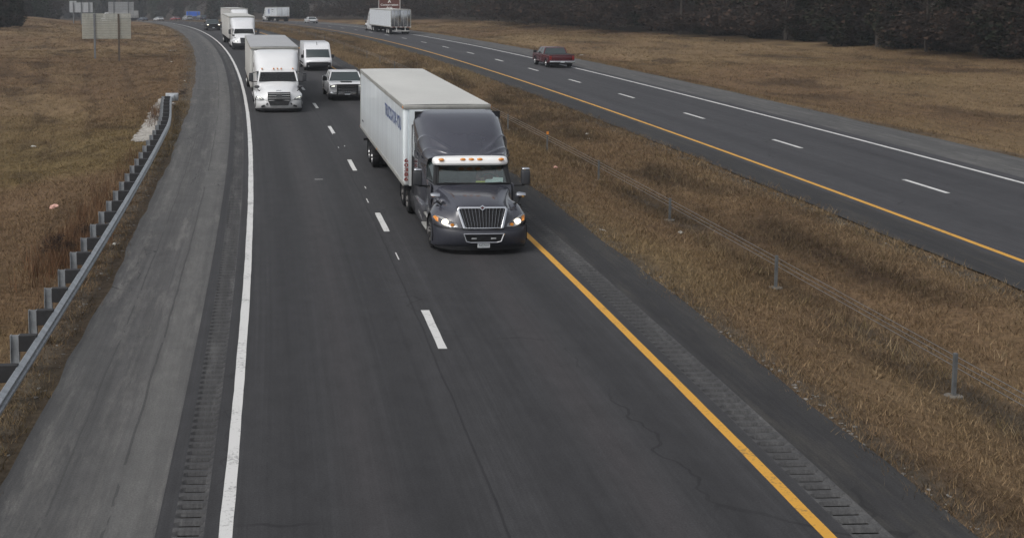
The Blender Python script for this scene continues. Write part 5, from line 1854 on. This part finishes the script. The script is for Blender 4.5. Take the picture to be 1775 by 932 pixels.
def greenhouse(root, m, base, roof, glass=None, bpil=None, pw=.05):
    """base = (u front, u rear, half width, z), roof likewise: roof slab, pillars, panes"""
    glass = glass or M_GLASS
    (bf, br, bw, bz), (rf, rr, rw, rz) = base, roof
    MB().hexa([P(-rw, rr, rz - .06), P(rw, rr, rz - .06), P(rw, rf, rz - .06), P(-rw, rf, rz - .06),
               P(-rw * .88, rr - .06, rz), P(rw * .88, rr - .06, rz), P(rw * .86, rf + .12, rz), P(-rw * .86, rf + .12, rz)]).build('roof', m, root, bevel=.025)

    def pil(a, bq, wd=pw):
        mb = MB()
        q = []
        for (x, u, z) in (a, bq):
            c = P(x, u, z)
            q += [(c[0] - wd * .7, c[1] - wd, c[2]), (c[0] + wd * .7, c[1] - wd, c[2]), (c[0] + wd * .7, c[1] + wd, c[2]), (c[0] - wd * .7, c[1] + wd, c[2])]
        mb.hexa(q).build('pillar', m, root, bevel=.01)
    for sd_ in (1, -1):
        pil((sd_ * bw * .985, bf + .03, bz - .03), (sd_ * rw * .97, rf + .03, rz - .03))
        pil((sd_ * bw * .985, br - .05, bz - .03), (sd_ * rw * .97, rr - .05, rz - .03), pw * 1.3)
        cuts = [0, 1]
        if bpil:
            cuts = [0] + bpil + [1]
            for t in bpil:
                ub_, ur_ = bf + (br - bf) * t, rf + (rr - rf) * t
                pil((sd_ * bw * .985, ub_, bz - .03), (sd_ * rw * .97, ur_, rz - .03))
        for a, bq in zip(cuts[:-1], cuts[1:]):
            f = lambda t: (bf + (br - bf) * t, rf + (rr - rf) * t)
            (b0, r0), (b1, r1) = f(a), f(bq)
            MB().slab([P(sd_ * bw, b0, bz), P(sd_ * bw, b1, bz), P(sd_ * rw, r1, rz - .05), P(sd_ * rw, r0, rz - .05)], .01).build('side_window', glass, root)
    MB().slab([P(-bw * .97, bf, bz), P(bw * .97, bf, bz), P(rw * .95, rf, rz - .05), P(-rw * .95, rf, rz - .05)], .01).build('windscreen', glass, root)
    MB().slab([P(-bw * .97, br, bz), P(bw * .97, br, bz), P(rw * .95, rr, rz - .05), P(-rw * .95, rr, rz - .05)], .01).build('rear_window', glass, root)
    MB().hexa([P(-bw * .93, br - .05, bz - .1), P(bw * .93, br - .05, bz - .1), P(bw * .93, bf + .08, bz - .1), P(-bw * .93, bf + .08, bz - .1),
               P(-rw * .92, rr - .05, rz - .08), P(rw * .92, rr - .05, rz - .08), P(rw * .92, rf + .08, rz - .08), P(-rw * .92, rf + .08, rz - .08)]).build('cabin', M_CABIN, root)


def lamps(root, front, rear, lit=None):
    for (x, u, z, wd, h) in front:
        for sd_ in (1, -1):
            o = MB().box(*sorted((sd_ * (x - wd / 2), sd_ * (x + wd / 2))), -u - .1, -u, z - h / 2, z + h / 2).build('headlight', M_LENS, root, bevel=.015)
            if lit:
                MB().box(*sorted((sd_ * (x - wd * .3), sd_ * (x + wd * .3))), -u - .02, -u + .008, z - h * .3, z + h * .3).build('lamp', lit, o)
    for (x, u, z, wd, h) in rear:
        for sd_ in (1, -1):
            MB().box(*sorted((sd_ * (x - wd / 2), sd_ * (x + wd / 2))), -u, -u + .1, z - h / 2, z + h / 2).build('tail_light', M_RED, root, bevel=.012)


def door_mirrors(root, x, u, z, m, size=.13):
    for sd_ in (1, -1):
        MB().box(*sorted((sd_ * (x - .02), sd_ * (x + size * 1.5))), -u - .09, -u, z - size * .8, z + size * .8).build('door_mirror', m, root, bevel=.03)


def pickup(label, m, L, w, H, trim, guard=False, lit=None, group=None, bed_cover=False, rim=None, front_m=None):
    r = empty('pickup_truck')
    tag(r, label, 'pickup', group)
    hz = H * .65
    fa, ra, wr = L * .165, L * .80, .41
    bed0 = L * .635
    poly = [(.10, .50), (.03, .70), (.02, hz * .80), (.06, hz * .93), (.18, hz * .975), (L * .24, hz * 1.04), (L * .26, hz * 1.02), (bed0, hz * 1.02), (L - .06, hz * 1.02), (L - .02, hz * .98), (L - .02, .62), (L - .1, .52)]
    poly += [(ra + .47, .50)] + [(ra + .46 * math.cos(math.pi * k / 8), .46 + .46 * math.sin(math.pi * k / 8)) for k in range(9)] + [(ra - .47, .46), (fa + .47, .46)] + \
            [(fa + .46 * math.cos(math.pi * k / 8), .46 + .46 * math.sin(math.pi * k / 8)) for k in range(9)] + [(fa - .47, .50)]
    profile_body('body', poly, w, m, r, L=L, front_round=.14)
    # flat black sheet stands in for the shade inside an open load bed
    MB().box(-w + .16, w - .16, -L + .12, -bed0 - .12, hz * 1.02, hz * 1.026).build('bed_shade_sheet', M_BLACK, r)
    for sd_ in (1, -1):
        MB().box(*sorted((sd_ * (w - .16), sd_ * (w - .05))), -L + .06, -bed0 - .05, hz * 1.0, hz * 1.05).build('bed_rail', M_BLACK, r, bevel=.015)
    MB().box(-w + .08, w - .08, -L + .02, -L + .10, hz * .99, hz * 1.05).build('tailgate_cap', m, r, bevel=.015)
    MB().box(-w + .24, w - .24, -L - .004, -L + .03, .78, hz * .97).build('tailgate', m, r, bevel=.012)
    greenhouse(r, m, (L * .225, bed0 - .02, w * .93, hz * 1.02), (L * .325, bed0 - .16, w * .78, H), bpil=[.5])
    for sd_ in (1, -1):
        wheel(r, sd_ * (w - .13), fa, wr, .27, sd_, rim or M_RIM)
        wheel(r, sd_ * (w - .13), ra, wr, .27, sd_, rim or M_RIM)
        for k, (a, bq) in enumerate(((L * .30, L * .47), (L * .475, L * .615))):
            d = MB().box(*sorted((sd_ * (w - .01), sd_ * (w + .006))), -bq, -a, .60, hz * .98).build('door', m, r, bevel=.006)
            MB().box(*sorted((sd_ * (w + .006), sd_ * (w + .03))), -bq + .08, -bq + .26, hz * .84, hz * .88).build('handle', trim, d)
    MB().box(-w * .96, w * .96, -.10, .05, .40, .66).build('front_bumper', trim, r, bevel=.04)
    MB().box(-w * .98, w * .98, -L - .14, -L + .02, .50, .70).build('rear_bumper', trim, r, bevel=.03)
    g_ = MB().box(-w * .58, w * .58, -.06, .015, .72, hz * .92).build('grille', front_m or M_BLACK, r, bevel=.03)
    for k in range(4):
        zz = .76 + k * (hz * .92 - .80) / 4
        MB().box(-w * .56, w * .56, .01, .03, zz + .02, zz + .05).build('grille_bar', trim, g_)
    lamps(r, [(w * .78, .02, hz * .83, w * .32, .17)], [(w - .12, L + .01, hz * .80, .15, .38)], lit)
    door_mirrors(r, w + .02, L * .26, hz * 1.12, M_BLACK, .16)
    plate(r, 0, -.06, .52, None, .30, .15)
    MB().box(-.15, .15, -L - .155, -L - .135, .52, .66).build('licence_plate', M_PLATE, r)
    MB().box(-w + .1, w - .1, -L + .3, -.3, .36, .52).build('chassis', M_CHASSIS, r)
    if guard:
        gd = MB()
        for sd_ in (1, -1):
            gd.box(sd_ * .56 - .035, sd_ * .56 + .035, .06, .14, .36, 1.20)
        gd.tube([(-.95, -.02, .62), (-.56, .10, .62), (.56, .10, .62), (.95, -.02, .62)], .035, 7)
        gd.tube([(-.95, -.02, .98), (-.90, .06, 1.10), (-.56, .10, 1.18), (.56, .10, 1.18), (.90, .06, 1.10), (.95, -.02, .98)], .032, 7)
        gd.tube([(-.92, .02, .50), (.92, .02, .50)], .04, 7)
        gd.build('grille_guard', M_BLACK, r)
        mb = MB()
        for k in range(9):
            x = -.5 + k * .125
            mb.box(x - .008, x + .008, .085, .10, .64, 1.17)
        for k in range(4):
            mb.box(-.53, .53, .083, .102, .72 + k * .12, .735 + k * .12)
        mb.build('guard_mesh', M_BLACK, r)
        MB().hexa([P(-.35, .95, hz * .995), P(.35, .95, hz * .995), P(.30, .45, hz * .985), P(-.30, .45, hz * .985), P(-.30, .95, hz * 1.05), P(.30, .95, hz * 1.05), P(.28, .55, hz * 1.02), P(-.28, .55, hz * 1.02)]).build('hood_scoop', M_BLACK, r, bevel=.02)
        for sd_ in (1, -1):
            MB().box(*sorted((sd_ * (w + .06), sd_ * (w + .24))), -1.62, -1.52, hz * 1.06, hz * 1.06 + .30).build('tow_mirror', M_BLACK, r, bevel=.03)
    return r


def car(label, m, L, w, H, kind='sedan', lit=None, name=None, group=None):
    r = empty(name or {'sedan': 'sedan_car', 'suv': 'suv_car'}[kind])
    tag(r, label, 'car', group)
    hz = H * (.60 if kind == 'sedan' else .62)
    fa, ra = L * .19, L * .80
    wr = .33 if kind == 'sedan' else .37
    poly = [(.08, .32), (.0, .48), (.03, hz * .76), (.18, hz * .88), (L * .25, hz), (L * .80, hz * 1.03), (L - .12, hz * 1.02), (L - .02, hz * .88), (L - .0, .52), (L - .1, .34)]
    ar = wr + .05
    poly += [(ra + ar * math.cos(math.pi * k / 8), .34 + ar * math.sin(math.pi * k / 8)) for k in range(9)] + [(fa + ar * math.cos(math.pi * k / 8), .34 + ar * math.sin(math.pi * k / 8)) for k in range(9)]
    profile_body('body', poly, w, m, r, L=L, front_round=.25, rear_round=.18, bevel=.04)
    if kind == 'sedan':
        greenhouse(r, m, (L * .25, L * .90, w * .92, hz * 1.0), (L * .43, L * .72, w * .70, H), bpil=[.5])
    else:
        greenhouse(r, m, (L * .22, L * .985, w * .94, hz * 1.0), (L * .36, L * .90, w * .76, H), bpil=[.36, .68])
    for sd_ in (1, -1):
        wheel(r, sd_ * (w - .11), fa, wr, .22, sd_)
        wheel(r, sd_ * (w - .11), ra, wr, .22, sd_)
    MB().box(-w * .55, w * .55, -.05, .012, .42, hz * .78).build('grille', M_BLACK, r, bevel=.03)
    MB().box(-w * .80, w * .80, -.05, .02, .30, .42).build('lower_bumper', M_BLACK, r, bevel=.03)
    MB().box(-w * .75, w * .75, -L - .012, -L + .06, .34, .48).build('rear_bumper', M_BLACK, r, bevel=.03)
    lamps(r, [(w * .78, .02, hz * .80, w * .34, .12)], [(w * .80, L - .01, hz * .86, w * .34, .13)], lit)
    door_mirrors(r, w - .02, L * .29, hz * 1.10, m, .10)
    MB().box(-.16, .16, -L - .012, -L + .03, hz * .66, hz * .66 + .13).build('licence_plate', M_PLATE, r)
    plate(r, 0, -.018, .50, None, .30, .14)
    return r


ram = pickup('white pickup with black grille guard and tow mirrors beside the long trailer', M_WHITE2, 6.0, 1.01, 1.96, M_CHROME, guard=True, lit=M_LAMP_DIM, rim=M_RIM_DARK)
place(ram, 78.4, 5.62, -1)
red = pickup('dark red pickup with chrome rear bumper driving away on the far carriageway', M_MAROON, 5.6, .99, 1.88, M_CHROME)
place(red, 105.6 + 5.55, 24.55, 1)
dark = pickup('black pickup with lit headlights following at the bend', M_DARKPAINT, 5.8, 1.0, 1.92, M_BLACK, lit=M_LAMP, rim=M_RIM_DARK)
place(dark, 200.5, 1.9, -1)
for lab, m, kind, s, d, ln in (('white sedan driving away on the far carriageway before the curve', M_WHITE2, 'sedan', 251.5, 24.0, 4.7),
                              ('white rounded car beyond the crest behind the blue sign', M_WHITE2, 'sedan', 405.5, 23.5, 4.6), ('red car beyond the crest left of the blue sign', M_REDPAINT, 'sedan', 394, 23.6, 4.6),
                              ('silver car under the blue sign at the crest', M_SILVER, 'suv', 384.5, 23.6, 4.6), ('dark blue van like car beside the blue sign post', M_BLUEPAINT, 'suv', 372, 23.4, 5.0),
                              ('dark blue car beside the far white trailer at the crest', M_BLUEPAINT, 'sedan', 416, 23.6, 4.6)):
    c_ = car(lab, m, ln, .92, 1.46 if kind == 'sedan' else 1.78, kind)
    place(c_, s + ln, d, 1)


def van(label):
    r = empty('delivery_van')
    tag(r, label, 'van')
    L, w, H = 5.99, 1.02, 2.56
    fa, ra, ar = .95, 4.95, .42
    poly = [(.10, .34), (.0, .50), (.02, .80), (.10, 1.0), (.62, 1.22), (1.35, 2.02), (1.48, 2.16), (1.75, 2.42), (2.1, 2.52), (2.8, 2.56), (5.80, 2.56), (5.93, 2.48), (5.98, 1.6), (5.99, .60), (5.95, .42)]
    poly += [(ra + ar * math.cos(math.pi * k / 8), .36 + ar * math.sin(math.pi * k / 8)) for k in range(9)] + [(fa + ar * math.cos(math.pi * k / 8), .36 + ar * math.sin(math.pi * k / 8)) for k in range(9)]
    profile_body('body', poly, w, M_WHITE2, r, L=L, front_round=.30, rear_round=.04, tumble=.045, bevel=.05, zt=1.1)
    MB().slab([P(-.88, .66, 1.22), P(.88, .66, 1.22), P(.84, 1.31, 1.93), P(-.84, 1.31, 1.93)], .10).build('windscreen', M_GLASS, r, bevel=.015)
    MB().box(-.90, .90, -.14, .03, .36, .80).build('front_bumper', M_BLACK, r, bevel=.05)
    g_ = MB().hexa([P(-.62, -.035, .50), P(.62, -.035, .50), P(.62, .1, .50), P(-.62, .1, .50), P(-.74, -.02, .86), P(.74, -.02, .86), P(.74, .15, .86), P(-.74, .15, .86)]).build('grille', M_GREYPL, r, bevel=.03)
    text('lettering', 'RAM', M_CHROME, g_, P(0, -.046, .72), (-1, 0, 0), (0, 0, 1), width=.42, height=.085, bold=.03, align='CENTER')
    for sd_ in (1, -1):
        MB().slab([P(sd_ * 1.005, .95, 1.26), P(sd_ * 1.005, 1.95, 1.26), P(sd_ * .985, 1.95, 1.86), P(sd_ * .985, 1.42, 1.86)], .03).build('side_window', M_GLASS, r)
        MB().box(*sorted((sd_ * 1.02, sd_ * 1.22)), -1.12, -1.0, 1.16, 1.48).build('door_mirror', M_BLACK, r, bevel=.04)
        o = MB().hexa([P(sd_ * .70, .16, .86), P(sd_ * .97, .40, .86), P(sd_ * .97, .55, .86), P(sd_ * .70, .35, .86), P(sd_ * .72, .20, 1.02), P(sd_ * .97, .42, 1.06), P(sd_ * .97, .6, 1.06), P(sd_ * .72, .4, 1.02)]).build('headlight', M_LENS, r, bevel=.015)
        MB().lathe([(0, .06), (.02, .05)], P(sd_ * .74, -.03, .46), 'y', 10).build('fog_lamp', M_LENS, r)
        MB().box(*sorted((sd_ * 1.012, sd_ * 1.03)), -5.6, -2.1, .55, .68).build('side_moulding', M_BLACK, r, bevel=.006)
        MB().box(*sorted((sd_ * 1.0, sd_ * 1.024)), -2.02, -1.0, .50, 1.2).build('door', M_WHITE2, r, bevel=.01)
        wheel(r, sd_ * .90, fa, .35, .23, sd_, M_RIM_DARK)
        wheel(r, sd_ * .90, ra, .35, .23, sd_, M_RIM_DARK)
    MB().tube([P(0, 1.62, 2.33), P(0, 1.9, 2.62)], .02, 5).build('aerial', M_BLACK, r)
    for xx in (-.4, .4):
        MB().tube([P(xx * .3, .70, 1.22), P(xx * 1.7, .82, 1.30)], .014, 5).build('wiper', M_BLACK, r)
    MB().box(-.9, .9, -5.8, -.3, .28, .42).build('chassis', M_CHASSIS, r)
    return r


v_ = van('white high roof delivery van with black bumper behind the pickup')
place(v_, 104.0, 5.92, -1)


# ------------------------------------------------------------------ small things on the verges
M_LITTER = mat('weathered_litter', (0.42, 0.42, 0.39), 0.85, var=0.3, vscale=9)


def litter(px, py, m, size, label, cat='litter', name='litter_scrap', flat=.35):
    q = at(px, py)
    bm = bmesh.new()
    bmesh.ops.create_icosphere(bm, subdivisions=2, radius=1)
    for v in bm.verts:
        k = 1 + .35 * math.sin(v.co.x * 5 + v.co.y * 3 + px) + random.uniform(-.15, .15)
        v.co = Vector((v.co.x * k * size[0], v.co.y * k * size[1], v.co.z * k * size[2] * SZ))
    me = bpy.data.meshes.new(name)
    bm.to_mesh(me)
    bm.free()
    me.materials.append(m)
    o = mesh_obj(name, me)
    o.location = Vector(q[0]) + Vector((0, 0, size[2] * .55 * SZ))
    o.rotation_euler = (0, 0, random.uniform(0, 3))
    tag(o, label, cat)
    return o


litter(94, 361, M_PINK, (.12, .09, .09), 'crumpled pink paper lying in the brown grass')
litter(57, 255, M_LITTER, (.17, .11, .06), 'crumpled white bag lying in the open field')
litter(199, 424, M_LITTER, (.06, .05, .04), 'torn pale wrapper between the guardrail and the shoulder')
litter(300, 88, M_LITTER, (.45, .08, .03), 'long pale strip of debris in the grass near the road bend')
litter(297, 108, M_LITTER, (.10, .07, .04), 'small white scrap in the grass below the pale strip')
litter(320, 141, M_LITTER, (.08, .06, .04), 'small white scrap beside the outer shoulder')
litter(1018, 233, M_LITTER, (.13, .08, .04), 'white scrap on the median behind the cable barrier')
litter(1021, 241, M_LITTER, (.07, .05, .03), 'smaller white scrap on the median grass slope')
litter(1046, 400, M_LITTER, (.16, .02, .02), 'thin white stick lying on the median grass')
litter(1180, 404, M_LITTER, (.16, .06, .03), 'pale flattened scrap under the cable barrier')
litter(963, 292, M_PINK, (.09, .07, .06), 'small pinkish scrap on the median near the cables')
litter(1008, 96, M_LITTER, (.40, .10, .03), 'pale strip of debris on the field beyond the far shoulder')
for px, py, sc, lab in ((104, 452, .16, 'leafless twiggy weed behind the nearest guardrail posts'), (150, 415, .12, 'small dry weed among the rusty grass'),
                        (272, 212, .12, 'dry weed growing through the pale rock'), (318, 168, .10, 'low dry weed beside the guardrail end')):
    plant_px('brush', px, py, lab, 'weed', None, sc=sc)

# ------------------------------------------------------------------ the damp air over it all
hz_v = []
for x in (-700, 620):
    for y in (-40, 1260):
        for z in (-40, 42):
            hz_v.append((x, y, z))
hm = bpy.data.meshes.new('haze')
hm.from_pydata(hz_v, [], [(0, 1, 3, 2), (4, 6, 7, 5), (0, 4, 5, 1), (2, 3, 7, 6), (0, 2, 6, 4), (1, 5, 7, 3)])
m = bpy.data.materials.new('haze_air')
m.use_nodes = True
nn, ll = m.node_tree.nodes, m.node_tree.links
nn.remove(nn['Principled BSDF'])
pv_ = nn.new('ShaderNodeVolumePrincipled')
pv_.inputs['Color'].default_value = (0.86, 0.90, 0.96, 1)
pv_.inputs['Density'].default_value = 0.00042
pv_.inputs['Anisotropy'].default_value = 0.2
ll.new(pv_.outputs[0], [q for q in nn if q.type == 'OUTPUT_MATERIAL'][0].inputs['Volume'])
hm.materials.append(m)
tag(mesh_obj('haze', hm), kind='stuff')
